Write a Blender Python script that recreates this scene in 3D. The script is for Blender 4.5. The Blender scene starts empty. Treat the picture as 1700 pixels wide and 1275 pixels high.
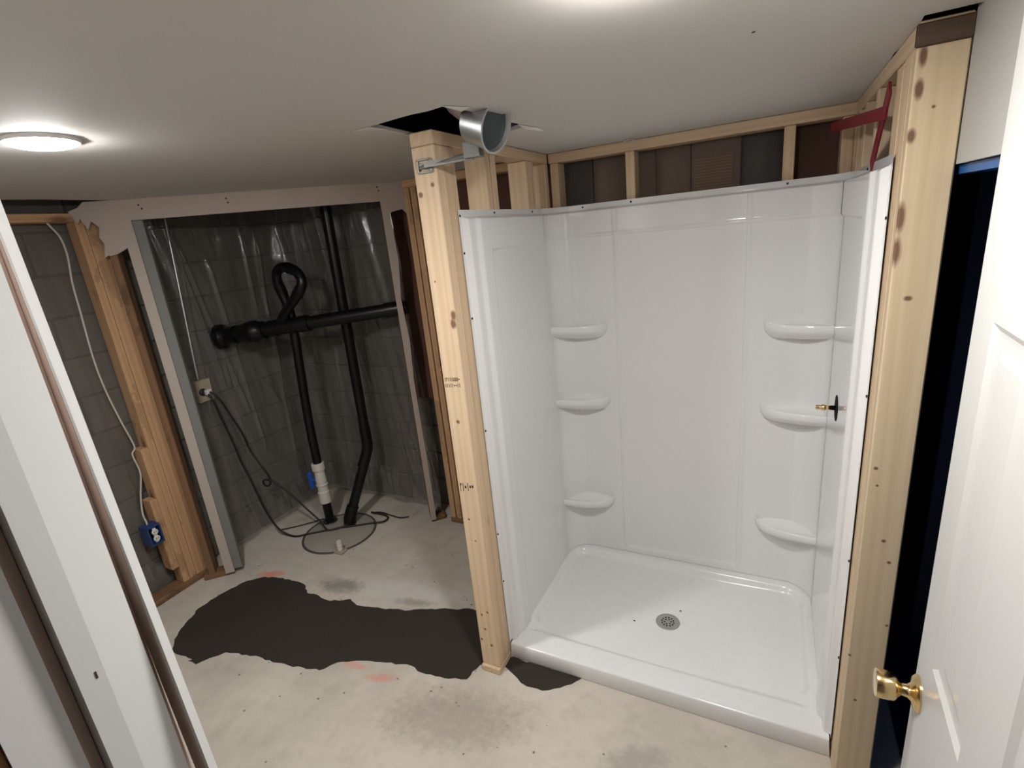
import bpy, bmesh, math, random
from mathutils import Vector, Matrix, noise
random.seed(7)
SC = bpy.context.scene
COL = SC.collection

# ------------------------------------------------------------------ camera
def cam_setup():
    a, b, c = math.radians(-27.768), math.radians(16.534), math.radians(-5.763)
    fw = Vector((math.sin(a)*math.cos(b), math.cos(a)*math.cos(b), -math.sin(b)))
    rt = Vector((math.cos(a), -math.sin(a), 0.0))
    up = rt.cross(fw)
    rt2 = math.cos(c)*rt + math.sin(c)*up
    up2 = -math.sin(c)*rt + math.cos(c)*up
    cd = bpy.data.cameras.new('camera')
    cd.sensor_fit = 'HORIZONTAL'; cd.sensor_width = 36.0
    cd.lens = 845.06/1700*36.0
    cd.clip_start = 0.01; cd.clip_end = 100
    o = bpy.data.objects.new('camera', cd); COL.objects.link(o)
    m = Matrix((rt2, up2, -fw)).transposed().to_4x4()
    m.translation = Vector((0, 0, 1.815))
    o.matrix_world = m
    SC.camera = o
cam_setup()

# ------------------------------------------------------------------ world, exposure, lights
w = bpy.data.worlds.new('world'); SC.world = w; w.use_nodes = True
w.node_tree.nodes['Background'].inputs[0].default_value = (0.5, 0.55, 0.65, 1)
w.node_tree.nodes['Background'].inputs[1].default_value = 0.004
SC.view_settings.view_transform = 'Standard'
SC.view_settings.look = 'None'
SC.view_settings.exposure = 2.38
SC.view_settings.gamma = 1.0
SC.view_settings.use_curve_mapping = False
LIGHT_A = (-1.648, 0.745)      # wafer light in view, over the sump side
LIGHT_B = (-0.185, 0.82)      # wafer light just above the frame, before the shower
LAMP_STRENGTH = 72.0
LAMP_COL = (1.0, 0.985, 0.965, 1)
CEIL = 2.148
SC.cycles.use_adaptive_sampling = True; SC.cycles.adaptive_threshold = 0.045
SC.cycles.max_bounces = 7; SC.cycles.diffuse_bounces = 4; SC.cycles.glossy_bounces = 3; SC.cycles.transmission_bounces = 2
SC.cycles.transparent_max_bounces = 8; SC.cycles.caustics_reflective = False; SC.cycles.caustics_refractive = False; SC.cycles.sample_clamp_indirect = 6.0

# ------------------------------------------------------------------ helpers
def link(name, me, mat=None, parent=None, pinv=None):
    o = bpy.data.objects.new(name, me); COL.objects.link(o)
    if me is not None and mat is not None and len(me.materials) == 0:
        for m_ in (mat if isinstance(mat, (list, tuple)) else [mat]): me.materials.append(m_)
    if parent is not None:
        o.parent = parent
        o.matrix_parent_inverse = (pinv if pinv is not None else Matrix.Translation(parent.get('_base', (0, 0, 0))).inverted())
    return o

def tag(o, label=None, cat=None, group=None, kind=None):
    if label: o['label'] = label
    if cat: o['category'] = cat
    if group: o['group'] = group
    if kind: o['kind'] = kind
    return o

BASES = {}
def empty(name, loc, label=None, cat=None, group=None, kind=None):
    o = bpy.data.objects.new(name, None); COL.objects.link(o)
    o.location = loc; o.empty_display_size = 0.05
    BASES[o.name] = Vector(loc)
    return tag(o, label, cat, group, kind)

def add(name, bm, mat, parent=None, smooth=False, label=None, cat=None, group=None, kind=None):
    """bmesh in world coordinates -> one mesh object (child of parent if given)"""
    me = bpy.data.meshes.new(name)
    bmesh.ops.recalc_face_normals(bm, faces=bm.faces[:])
    bm.to_mesh(me); bm.free()
    if smooth:
        for p in me.polygons: p.use_smooth = True
    pinv = None
    if parent is not None:
        pinv = Matrix.Translation(BASES.get(parent.name, Vector((0, 0, 0)))).inverted()
    o = link(name, me, mat, parent, pinv)
    return tag(o, label, cat, group, kind)

def auto_smooth(o, deg=35):
    me = o.data
    bm = bmesh.new(); bm.from_mesh(me)
    for f in bm.faces: f.smooth = True
    for e in bm.edges:
        if len(e.link_faces) == 2 and e.calc_face_angle(0) > math.radians(deg): e.smooth = False
    bm.to_mesh(me); bm.free()
    return o

def bx(bm, x0, x1, y0, y1, z0, z1, bev=0.0, mtx=None):
    r = bmesh.ops.create_cube(bm, size=1.0)
    vs = r['verts']
    for v in vs:
        v.co = Vector(((x0+x1)/2+v.co.x*(x1-x0), (y0+y1)/2+v.co.y*(y1-y0), (z0+z1)/2+v.co.z*(z1-z0)))
    if mtx is not None:
        for v in vs: v.co = mtx @ v.co
    if bev > 0:
        es = list({e for v in vs for e in v.link_edges})
        bmesh.ops.bevel(bm, geom=es, offset=bev, segments=1, affect='EDGES')
    return bm

def box(x0, x1, y0, y1, z0, z1, bev=0.0, mtx=None):
    return bx(bmesh.new(), x0, x1, y0, y1, z0, z1, bev, mtx)

def smooth_path(pts, n=8, closed=False):
    P = [Vector(p) for p in pts]; out = []
    for i in range(len(P)-1):
        p0 = P[max(i-1, 0)]; p1 = P[i]; p2 = P[i+1]; p3 = P[min(i+2, len(P)-1)]
        for k in range(n):
            t = k/n
            out.append(0.5*((2*p1)+(-p0+p2)*t+(2*p0-5*p1+4*p2-p3)*t*t+(-p0+3*p1-3*p2+p3)*t**3))
    out.append(P[-1]); return out

def tube(bm, path, r, seg=12, cap=True):
    P = [Vector(p) for p in path]; n = len(P)
    rr = r if isinstance(r, (list, tuple)) else [r]*n
    rings = []; prev = None
    for i in range(n):
        t = (P[min(i+1, n-1)]-P[max(i-1, 0)]).normalized()
        if prev is None:
            ref = Vector((0, 0, 1)) if abs(t.z) < 0.9 else Vector((1, 0, 0))
            u = t.cross(ref).normalized()
        else:
            u = (prev-t*prev.dot(t)).normalized()
        prev = u; v = t.cross(u)
        rings.append([bm.verts.new(P[i]+rr[i]*(math.cos(2*math.pi*k/seg)*u+math.sin(2*math.pi*k/seg)*v)) for k in range(seg)])
    for i in range(n-1):
        for k in range(seg):
            bm.faces.new((rings[i][k], rings[i][(k+1) % seg], rings[i+1][(k+1) % seg], rings[i+1][k]))
    if cap:
        bm.faces.new(rings[0]); bm.faces.new(rings[-1])
    return bm

def lathe(bm, prof, origin, axis=(0, 0, 1), seg=32):
    """prof: list of (radius, height along axis)"""
    ax = Vector(axis).normalized()
    ref = Vector((0, 0, 1)) if abs(ax.z) < 0.9 else Vector((1, 0, 0))
    u = ax.cross(ref).normalized(); v = ax.cross(u); o = Vector(origin)
    rings = []
    for r, h in prof:
        if r < 1e-6: rings.append([bm.verts.new(o+ax*h)])
        else: rings.append([bm.verts.new(o+ax*h+r*(math.cos(2*math.pi*k/seg)*u+math.sin(2*math.pi*k/seg)*v)) for k in range(seg)])
    for a_, b_ in zip(rings[:-1], rings[1:]):
        for k in range(seg):
            k2 = (k+1) % seg
            if len(a_) == 1 and len(b_) == 1: continue
            if len(a_) == 1: bm.faces.new((a_[0], b_[k], b_[k2]))
            elif len(b_) == 1: bm.faces.new((a_[k], a_[k2], b_[0]))
            else: bm.faces.new((a_[k], a_[k2], b_[k2], b_[k]))
    return bm

def prism(bm, poly, lo, hi, axis='z'):
    """extrude 2-D polygon between lo and hi along an axis"""
    def pt(p, h):
        return Vector((p[0], p[1], h)) if axis == 'z' else (Vector((p[0], h, p[1])) if axis == 'y' else Vector((h, p[0], p[1])))
    a_ = [bm.verts.new(pt(p, lo)) for p in poly]; b_ = [bm.verts.new(pt(p, hi)) for p in poly]
    n = len(poly)
    bm.faces.new(a_); bm.faces.new(b_)
    for i in range(n): bm.faces.new((a_[i], a_[(i+1) % n], b_[(i+1) % n], b_[i]))
    return bm

def sstep(x, a, b):
    if a == b: return 1.0 if x >= a else 0.0
    t = min(1, max(0, (x-a)/(b-a))); return t*t*(3-2*t)

# ------------------------------------------------------------------ materials
class N:
    def __init__(s, name):
        s.m = bpy.data.materials.new(name); s.m.use_nodes = True
        s.t = s.m.node_tree; s.t.nodes.clear()
        s.out = s.t.nodes.new('ShaderNodeOutputMaterial')
    def n(s, typ, **kw):
        nd = s.t.nodes.new(typ)
        for k, v in kw.items():
            if hasattr(nd, k): setattr(nd, k, v)
        return nd
    def l(s, a, b): s.t.links.new(a, b)
    def val(s, nd, key, v):
        nd.inputs[key].default_value = v
    def math(s, op, a, b=None, c=None):
        nd = s.t.nodes.new('ShaderNodeMath'); nd.operation = op
        for i, x in enumerate((a, b, c)):
            if x is None: continue
            if isinstance(x, (int, float)): nd.inputs[i].default_value = x
            else: s.l(x, nd.inputs[i])
        return nd.outputs[0]
    def mix(s, f, a, b):
        nd = s.t.nodes.new('ShaderNodeMix'); nd.data_type = 'RGBA'
        for i, x in ((0, f), (6, a), (7, b)):
            if isinstance(x, (int, float)): nd.inputs[i].default_value = x
            elif isinstance(x, tuple): nd.inputs[i].default_value = (x[0], x[1], x[2], 1)
            else: s.l(x, nd.inputs[i])
        return nd.outputs[2]
    def noise(s, vec, scale, detail=4, rough=0.5, dist=0.0):
        nd = s.t.nodes.new('ShaderNodeTexNoise')
        nd.inputs['Scale'].default_value = scale; nd.inputs['Detail'].default_value = detail
        nd.inputs['Roughness'].default_value = rough; nd.inputs['Distortion'].default_value = dist
        if vec is not None: s.l(vec, nd.inputs['Vector'])
        return nd.outputs['Fac']
    def ramp(s, f, stops):
        nd = s.t.nodes.new('ShaderNodeValToRGB'); s.l(f, nd.inputs[0])
        e = nd.color_ramp.elements
        while len(e) > 1: e.remove(e[-1])
        e[0].position = stops[0][0]; e[0].color = (*stops[0][1], 1)
        for p, c in stops[1:]:
            k = e.new(p); k.color = (*c, 1)
        return nd.outputs[0]
    def mapping(s, vec, scale=(1, 1, 1), loc=(0, 0, 0)):
        nd = s.t.nodes.new('ShaderNodeMapping')
        nd.inputs['Scale'].default_value = scale; nd.inputs['Location'].default_value = loc
        s.l(vec, nd.inputs['Vector']); return nd.outputs[0]
    def bsdf(s, color, rough=0.5, metal=0.0, spec=0.5, bump=None, bstr=0.2, bdist=0.002, coat=0.0):
        p = s.t.nodes.new('ShaderNodeBsdfPrincipled')
        if isinstance(color, tuple): p.inputs['Base Color'].default_value = (*color[:3], 1)
        else: s.l(color, p.inputs['Base Color'])
        if isinstance(rough, (int, float)): p.inputs['Roughness'].default_value = rough
        else: s.l(rough, p.inputs['Roughness'])
        p.inputs['Metallic'].default_value = metal
        p.inputs['Specular IOR Level'].default_value = spec
        p.inputs['Coat Weight'].default_value = coat
        if bump is not None:
            b = s.t.nodes.new('ShaderNodeBump'); b.inputs['Strength'].default_value = bstr; b.inputs['Distance'].default_value = bdist
            s.l(bump, b.inputs['Height']); s.l(b.outputs[0], p.inputs['Normal'])
        return p
    def done(s, p):
        s.l(p.outputs[0], s.out.inputs[0]); return s.m

def coords(m, per_object=True):
    tc = m.n('ShaderNodeTexCoord')
    v = tc.outputs['Object']
    if per_object:
        oi = m.n('ShaderNodeObjectInfo')
        k = m.math('MULTIPLY', oi.outputs['Random'], 37.0)
        va = m.n('ShaderNodeVectorMath', operation='ADD')
        m.l(v, va.inputs[0])
        cb = m.n('ShaderNodeCombineXYZ'); m.l(k, cb.inputs[0]); m.l(k, cb.inputs[1]); m.l(k, cb.inputs[2])
        m.l(cb.outputs[0], va.inputs[1]); v = va.outputs[0]
    return tc.outputs['Object'], v

def mat_plain(name, col, rough=0.5, metal=0.0, spec=0.5, var=0.06, bscale=60, bstr=0.05, coat=0.0):
    m = N(name); _, v = coords(m, False)
    f = m.noise(v, 3.0, 5, 0.6)
    c = m.mix(f, tuple(x*(1-var) for x in col), tuple(min(1, x*(1+var)) for x in col))
    b = m.noise(v, bscale, 3)
    return m.done(m.bsdf(c, rough, metal, spec, b, bstr, 0.001, coat))

def mat_wood(name, light, dark, knotcol=(0.10, 0.045, 0.02), knot=0.10, knots=(), stain=0.0):
    """softwood lumber, grain along the object's local Z. knots: (x, y, z, radius) in local space"""
    m = N(name); raw, v = coords(m, True)
    g = m.mapping(v, (14, 14, 0.55))
    warp = m.noise(m.mapping(v, (3, 3, 0.8)), 1.0, 3)
    rings = m.n('ShaderNodeTexWave', wave_type='RINGS', rings_direction='Z')
    m.l(m.mapping(v, (5.5, 5.5, 0.16)), rings.inputs['Vector'])
    rings.inputs['Scale'].default_value = 2.6; rings.inputs['Distortion'].default_value = 7.0
    rings.inputs['Detail'].default_value = 2.5; rings.inputs['Detail Scale'].default_value = 1.2
    fine = m.noise(m.mapping(v, (160, 160, 3.0)), 1.0, 2)
    broad = m.noise(g, 0.35, 3)
    f = m.math('ADD', m.math('MULTIPLY', rings.outputs['Fac'], 0.20), m.math('MULTIPLY', fine, 0.36))
    f = m.math('ADD', f, m.math('MULTIPLY', broad, 0.50))
    c = m.ramp(f, [(0.25, light), (0.85, dark)])
    # scattered knots
    vo = m.n('ShaderNodeTexVoronoi'); m.l(m.mapping(v, (6.5, 6.5, 2.4)), vo.inputs['Vector']); vo.inputs['Scale'].default_value = 1.0
    k = m.math('LESS_THAN', vo.outputs['Distance'], knot)
    halo = m.n('ShaderNodeMapRange'); m.l(vo.outputs['Distance'], halo.inputs[0])
    halo.inputs[1].default_value = knot*0.6; halo.inputs[2].default_value = knot*1.6; halo.inputs[3].default_value = 1; halo.inputs[4].default_value = 0
    c = m.mix(m.math('MULTIPLY', halo.outputs[0], 0.75), c, knotcol)
    for (kx, ky, kz, r, sz) in knots:
        vm = m.n('ShaderNodeVectorMath', operation='SUBTRACT'); m.l(raw, vm.inputs[0]); vm.inputs[1].default_value = (kx, ky, kz)
        vs = m.mapping(vm.outputs[0], (1, 1, sz))
        ln = m.n('ShaderNodeVectorMath', operation='LENGTH'); m.l(vs, ln.inputs[0])
        wob = m.math('ADD', ln.outputs['Value'], m.math('MULTIPLY', m.math('SUBTRACT', fine, 0.5), r*0.5))
        mr = m.n('ShaderNodeMapRange'); m.l(wob, mr.inputs[0])
        mr.inputs[1].default_value = r*0.55; mr.inputs[2].default_value = r*1.1; mr.inputs[3].default_value = 0.9; mr.inputs[4].default_value = 0
        c = m.mix(mr.outputs[0], c, knotcol)
    if stain:
        st = m.noise(m.mapping(v, (2, 2, 1)), 2.0, 5, 0.7)
        c = m.mix(m.math('MULTIPLY', m.math('GREATER_THAN', st, 0.58), stain), c, (0.08, 0.045, 0.03))
    return m.done(m.bsdf(c, 0.62, 0, 0.35, f, 0.15, 0.0008))

def mat_concrete():
    m = N('concrete_floor'); raw, v = coords(m, False)
    n1 = m.noise(v, 2.2, 7, 0.62); n2 = m.noise(v, 9, 6, 0.65); n3 = m.noise(v, 70, 3)
    c = m.ramp(n1, [(0.30, (0.46, 0.415, 0.355)), (0.55, (0.58, 0.525, 0.45)), (0.75, (0.65, 0.595, 0.52))])
    sm = m.n('ShaderNodeMapRange'); m.l(n2, sm.inputs[0]); sm.inputs[1].default_value = 0.50; sm.inputs[2].default_value = 0.75
    c = m.mix(m.math('MULTIPLY', sm.outputs[0], 0.45), c, (0.34, 0.30, 0.255))
    sp = m.n('ShaderNodeTexVoronoi'); m.l(v, sp.inputs['Vector']); sp.inputs['Scale'].default_value = 16
    spk = m.math('MULTIPLY', m.math('LESS_THAN', sp.outputs['Distance'], 0.085), m.math('GREATER_THAN', n2, 0.50))
    c = m.mix(m.math('MULTIPLY', spk, 0.8), c, (0.12, 0.10, 0.085))
    # broom / trowel scratches in front of the post
    sep = m.n('ShaderNodeSeparateXYZ'); m.l(raw, sep.inputs[0])
    def blob(x, y, rx, ry, amt, col, c, rot=0.0, sc=14):
        dx = m.math('SUBTRACT', sep.outputs[0], x); dy = m.math('SUBTRACT', sep.outputs[1], y)
        ca, sa = math.cos(rot), math.sin(rot)
        u = m.math('ADD', m.math('MULTIPLY', dx, ca), m.math('MULTIPLY', dy, sa))
        w_ = m.math('SUBTRACT', m.math('MULTIPLY', dy, ca), m.math('MULTIPLY', dx, sa))
        r2 = m.math('ADD', m.math('POWER', m.math('ABSOLUTE', m.math('DIVIDE', u, rx)), 2), m.math('POWER', m.math('ABSOLUTE', m.math('DIVIDE', w_, ry)), 2))
        nn = m.noise(v, sc, 5, 0.7)
        k = m.math('SUBTRACT', m.math('ADD', 1.0, m.math('MULTIPLY', m.math('SUBTRACT', nn, 0.5), 2.2)), r2)
        mr = m.n('ShaderNodeMapRange'); m.l(k, mr.inputs[0]); mr.inputs[1].default_value = 0.0; mr.inputs[2].default_value = 0.9
        return m.mix(m.math('MULTIPLY', mr.outputs[0], amt), c, col)
    # pale cement dust around the patch, damp greys, spray-paint marks
    c = blob(-1.75, 1.76, 0.45, 0.10, 0.65, (0.60, 0.575, 0.53), c, 0.15)
    c = blob(-2.10, 1.68, 0.16, 0.07, 0.7, (0.20, 0.18, 0.16), c, 0.2, 22)
    c = blob(-1.62, 1.71, 0.14, 0.035, 0.6, (0.25, 0.23, 0.205), c, 0.2, 25)
    c = blob(-1.05, 1.22, 0.36, 0.16, 0.55, (0.30, 0.26, 0.22), c, 0.3, 30)
    c = blob(-0.35, 1.32, 0.16, 0.06, 0.6, (0.30, 0.275, 0.24), c, 0.5, 20)
    c = blob(-2.60, 1.62, 0.10, 0.035, 0.75, (0.72, 0.20, 0.12), c, 0.4, 26)
    c = blob(-1.62, 1.275, 0.085, 0.02, 0.55, (0.70, 0.27, 0.19), c, 0.1, 30)
    c = blob(-1.46, 1.262, 0.085, 0.025, 0.55, (0.70, 0.25, 0.17), c, 0.3, 30)
    h = m.math('ADD', m.math('MULTIPLY', n2, 0.6), m.math('MULTIPLY', n3, 0.4))
    rg = m.n('ShaderNodeMapRange'); m.l(n2, rg.inputs[0]); rg.inputs[3].default_value = 0.55; rg.inputs[4].default_value = 0.85
    return m.done(m.bsdf(c, rg.outputs[0], 0, 0.35, h, 0.35, 0.004))

def mat_block():
    m = N('cinder_block'); _, v = coords(m, True)
    n1 = m.noise(v, 3, 5, 0.6); n2 = m.noise(v, 120, 3, 0.7)
    c = m.ramp(n1, [(0.3, (0.125, 0.115, 0.10)), (0.7, (0.19, 0.176, 0.155))])
    c = m.mix(m.math('MULTIPLY', m.math('GREATER_THAN', n2, 0.62), 0.5), c, (0.07, 0.064, 0.056))
    return m.done(m.bsdf(c, 0.9, 0, 0.2, n2, 0.6, 0.003))

def mat_plastic_sheet():
    m = N('poly_sheet'); _, v = coords(m, False)
    n1 = m.noise(v, 16, 4, 0.6, 0.6)
    b = m.n('ShaderNodeBump'); b.inputs['Strength'].default_value = 0.3; b.inputs['Distance'].default_value = 0.01; m.l(n1, b.inputs['Height'])
    tr = m.n('ShaderNodeBsdfTransparent'); tr.inputs[0].default_value = (0.90, 0.90, 0.89, 1)
    gl = m.n('ShaderNodeBsdfGlossy'); gl.inputs['Roughness'].default_value = 0.11; gl.inputs[0].default_value = (0.9, 0.9, 0.9, 1); m.l(b.outputs[0], gl.inputs['Normal'])
    df = m.n('ShaderNodeBsdfDiffuse'); df.inputs[0].default_value = (0.23, 0.21, 0.19, 1); m.l(b.outputs[0], df.inputs['Normal'])
    lw = m.n('ShaderNodeLayerWeight'); lw.inputs[0].default_value = 0.35; m.l(b.outputs[0], lw.inputs['Normal'])
    m1 = m.n('ShaderNodeMixShader'); m.l(m.math('ADD', m.math('MULTIPLY', lw.outputs['Fresnel'], 0.30), 0.045), m1.inputs[0]); m.l(tr.outputs[0], m1.inputs[1]); m.l(gl.outputs[0], m1.inputs[2])
    m2 = m.n('ShaderNodeMixShader'); m2.inputs[0].default_value = 0.36; m.l(m1.outputs[0], m2.inputs[1]); m.l(df.outputs[0], m2.inputs[2])
    m.l(m2.outputs[0], m.out.inputs[0]); return m.m

def mat_emit(name, col, s):
    m = N(name); e = m.n('ShaderNodeEmission'); e.inputs[0].default_value = col; e.inputs[1].default_value = s
    m.l(e.outputs[0], m.out.inputs[0]); return m.m

def mat_acrylic():
    m = N('white_acrylic'); _, v = coords(m, False)
    n1 = m.noise(v, 5, 3); n2 = m.noise(v, 2.0, 2)
    c = m.mix(n2, (0.74, 0.735, 0.73), (0.79, 0.785, 0.78))
    return m.done(m.bsdf(c, 0.085, 0, 0.5, n1, 0.05, 0.004))

def mat_pan():
    m = N('white_acrylic_base'); _, v = coords(m, False)
    n1 = m.noise(v, 7, 5, 0.6); n2 = m.noise(v, 34, 4, 0.65)
    sm = m.n('ShaderNodeMapRange'); m.l(n2, sm.inputs[0]); sm.inputs[1].default_value = 0.45; sm.inputs[2].default_value = 0.8
    c = m.mix(m.math('MULTIPLY', sm.outputs[0], 0.16), (0.78, 0.775, 0.77), (0.55, 0.535, 0.52))
    r = m.n('ShaderNodeMapRange'); m.l(n1, r.inputs[0]); r.inputs[1].default_value = 0.3; r.inputs[2].default_value = 0.7; r.inputs[3].default_value = 0.14; r.inputs[4].default_value = 0.22
    return m.done(m.bsdf(c, r.outputs[0], 0, 0.5, n2, 0.03, 0.001))

def mat_kraft(name, a_, b_, lines=False):
    m = N(name); _, v = coords(m, True)
    n1 = m.noise(m.mapping(v, (1, 1, 0.35)), 7, 5, 0.6)
    c = m.mix(n1, a_, b_)
    if lines:
        wv = m.n('ShaderNodeTexWave', wave_type='BANDS', bands_direction='Z'); m.l(v, wv.inputs['Vector'])
        wv.inputs['Scale'].default_value = 26; wv.inputs['Distortion'].default_value = 1.2; wv.inputs['Detail'].default_value = 2
        c = m.mix(m.math('MULTIPLY', m.math('GREATER_THAN', wv.outputs['Fac'], 0.62), 0.45), c, tuple(x*0.5 for x in a_))
    return m.done(m.bsdf(c, 0.7, 0, 0.3, n1, 0.3, 0.01))

M = {}
M['concrete'] = mat_concrete()
M['block'] = mat_block()
M['mortar'] = mat_plain('mortar', (0.075, 0.07, 0.063), 0.95, bstr=0.4)
M['patch'] = mat_plain('fresh_concrete', (0.036, 0.029, 0.023), 0.85, 0, 0.25, 0.25, 40, 0.35)
M['ceil'] = mat_plain('ceiling_paint', (0.62, 0.60, 0.565), 0.75, 0, 0.3, 0.03, 200, 0.10)
M['drywall'] = mat_plain('painted_drywall', (0.47, 0.395, 0.345), 0.7, 0, 0.3, 0.05, 120, 0.10)
M['gypsum'] = mat_plain('torn_gypsum', (0.50, 0.44, 0.37), 0.95, 0, 0.1, 0.15, 60, 0.5)
M['whitewall'] = mat_plain('white_wall_paint', (0.43, 0.42, 0.40), 0.6, 0, 0.35, 0.03, 200, 0.08)
M['casing'] = mat_plain('casing_paint', (0.66, 0.64, 0.64), 0.5, 0, 0.4, 0.02)
M['trimwhite'] = mat_plain('white_trim_paint', (0.80, 0.79, 0.775), 0.35, 0, 0.5, 0.02, 60, 0.04)
M['trimshade'] = mat_plain('shaded_trim_brown', (0.60, 0.45, 0.37), 0.6, 0, 0.4, 0.05)  # unpainted brown, with the shade of stop and grooves put into the colour
M['doorwhite'] = mat_plain('white_door_paint', (0.54, 0.535, 0.515), 0.32, 0, 0.5, 0.02, 90, 0.10)
M['pine'] = mat_wood('pine_new', (0.72, 0.55, 0.375), (0.56, 0.39, 0.235), (0.15, 0.065, 0.03), 0.07)
M['pine_old'] = mat_wood('pine_aged', (0.62, 0.385, 0.215), (0.44, 0.25, 0.125), (0.08, 0.035, 0.015), 0.10, stain=0.25)
M['pine_dark'] = mat_wood('pine_dark', (0.26, 0.145, 0.075), (0.15, 0.075, 0.035), (0.05, 0.02, 0.01), 0.1, stain=0.5)
M['acrylic'] = mat_acrylic(); M['pan'] = mat_pan()
M['poly'] = mat_plastic_sheet()
M['abs'] = mat_plain('black_abs', (0.005, 0.005, 0.0055), 0.30, 0, 0.35, 0.1, 80, 0.05)
M['rubber'] = mat_plain('black_rubber', (0.012, 0.011, 0.010), 0.5)
M['pvc'] = mat_plain('white_pvc', (0.62, 0.58, 0.52), 0.35, var=0.12)
M['bluep'] = mat_plain('blue_plastic', (0.012, 0.075, 0.36), 0.4)
M['darkblue'] = mat_plain('navy_plastic', (0.02, 0.05, 0.16), 0.4)
M['galv'] = mat_plain('galvanised', (0.55, 0.56, 0.56), 0.38, 0.9, 0.5, 0.25, 30, 0.1)
M['galv_dark'] = mat_plain('galvanised_dull', (0.22, 0.215, 0.20), 0.5, 0.6, 0.5, 0.3, 30, 0.1)
M['steel'] = mat_plain('brushed_steel', (0.42, 0.41, 0.40), 0.42, 0.6, 0.5, 0.08, 200, 0.1)
M['brass'] = mat_plain('polished_brass', (0.80, 0.60, 0.31), 0.18, 1.0, 0.5, 0.06)
M['tealdark'] = mat_plain('dark_teal_liner', (0.035, 0.048, 0.05), 0.6)
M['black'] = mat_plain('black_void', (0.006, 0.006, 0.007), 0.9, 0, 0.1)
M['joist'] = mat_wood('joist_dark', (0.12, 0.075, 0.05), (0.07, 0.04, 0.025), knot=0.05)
M['foil'] = mat_plain('duct_wrap', (0.62, 0.48, 0.48), 0.6, 0, 0.3, 0.2, 20, 0.5)
M['red'] = mat_plain('red_plastic', (0.20, 0.008, 0.022), 0.4)
M['beige'] = mat_plain('beige_plastic', (0.42, 0.36, 0.26), 0.45)
M['cable'] = mat_plain('white_cable', (0.55, 0.49, 0.43), 0.5)
M['ink'] = mat_plain('ink', (0.05, 0.03, 0.02), 0.8)
M['screw'] = mat_plain('screw_black', (0.012, 0.011, 0.011), 0.45, 0.3)
M['lid'] = mat_plain('sump_lid', (0.34, 0.305, 0.26), 0.8, 0, 0.3, 0.25, 25, 0.4)
M['paper'] = mat_plain('torn_paper', (0.70, 0.68, 0.64), 0.9)
M['kraft1'] = mat_kraft('kraft_dark', (0.085, 0.040, 0.028), (0.13, 0.062, 0.042))
M['kraft2'] = mat_kraft('kraft_mid', (0.15, 0.105, 0.085), (0.22, 0.155, 0.125))
M['kraft3'] = mat_kraft('kraft_tan', (0.20, 0.135, 0.09), (0.25, 0.17, 0.115), True)
M['kraft4'] = mat_kraft('kraft_grey', (0.07, 0.062, 0.058), (0.12, 0.108, 0.10))
M['bluelit'] = mat_plain('soffit_blue_glow', (0.03, 0.12, 0.34), 0.4)  # blue room light on the soffit underside, put into its colour
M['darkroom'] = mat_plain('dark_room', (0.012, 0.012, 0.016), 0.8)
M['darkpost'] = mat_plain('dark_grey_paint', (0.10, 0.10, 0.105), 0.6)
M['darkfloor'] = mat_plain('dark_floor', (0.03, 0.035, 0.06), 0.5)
M['hallwood'] = mat_wood('hall_wood', (0.45, 0.22, 0.09), (0.28, 0.12, 0.045))
M['lens'] = mat_emit('led_lens', LAMP_COL, LAMP_STRENGTH)
M['recept'] = mat_plain('white_receptacle', (0.72, 0.71, 0.70), 0.35)

# ------------------------------------------------------------------ lumber: local Z is the long axis
STUD = {}
def lumber(name, p0, p1, wx, wy, mat, parent=None, xdir=None, label=None, bev=0.003):
    """board from p0 to p1 (centre line), section wx (along xdir) by wy"""
    p0 = Vector(p0); p1 = Vector(p1); L = (p1-p0).length; zd = (p1-p0).normalized()
    xd = Vector(xdir) if xdir else (Vector((1, 0, 0)) if abs(zd.x) < 0.9 else Vector((0, 1, 0)))
    xd = (xd-zd*xd.dot(zd)).normalized(); yd = zd.cross(xd)
    key = (round(L, 4), round(wx, 4), round(wy, 4), mat.name)
    me = STUD.get(key)
    if me is None:
        bm = box(-wx/2, wx/2, -wy/2, wy/2, 0, L, bev)
        me = bpy.data.meshes.new(name); bm.to_mesh(me); bm.free(); me.materials.append(mat); STUD[key] = me
    o = bpy.data.objects.new(name, me); COL.objects.link(o)
    mw = Matrix((xd, yd, zd)).transposed().to_4x4(); mw.translation = p0
    if parent is not None:
        o.parent = parent
        o.matrix_parent_inverse = Matrix.Translation(BASES.get(parent.name, Vector((0, 0, 0)))).inverted()
    o.matrix_basis = mw
    if label: o['label'] = label
    return o
def vstud(parent, x0, x1, y0, y1, z0, z1, mat=None, name='stud', label=None):
    return lumber(name, ((x0+x1)/2, (y0+y1)/2, z0), ((x0+x1)/2, (y0+y1)/2, z1), x1-x0, y1-y0, mat or M['pine'], parent, (1, 0, 0), label)
def xplate(parent, x0, x1, y0, y1, z0, z1, mat=None, name='top_plate', label=None):
    return lumber(name, (x0, (y0+y1)/2, (z0+z1)/2), (x1, (y0+y1)/2, (z0+z1)/2), y1-y0, z1-z0, mat or M['pine'], parent, (0, 1, 0), label)
def yplate(parent, x0, x1, y0, y1, z0, z1, mat=None, name='top_plate', label=None):
    return lumber(name, ((x0+x1)/2, y0, (z0+z1)/2), ((x0+x1)/2, y1, (z0+z1)/2), x1-x0, z1-z0, mat or M['pine'], parent, (1, 0, 0), label)

# ================================================================== STRUCTURE
# ---- floor
def build_floor():
    bm = bmesh.new()
    bx(bm, -3.4, 1.6, -1.8, 2.9, -0.10, 0.0)
    add('floor', bm, M['concrete'], kind='structure', label='rough grey concrete basement floor slab')
build_floor()

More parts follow.
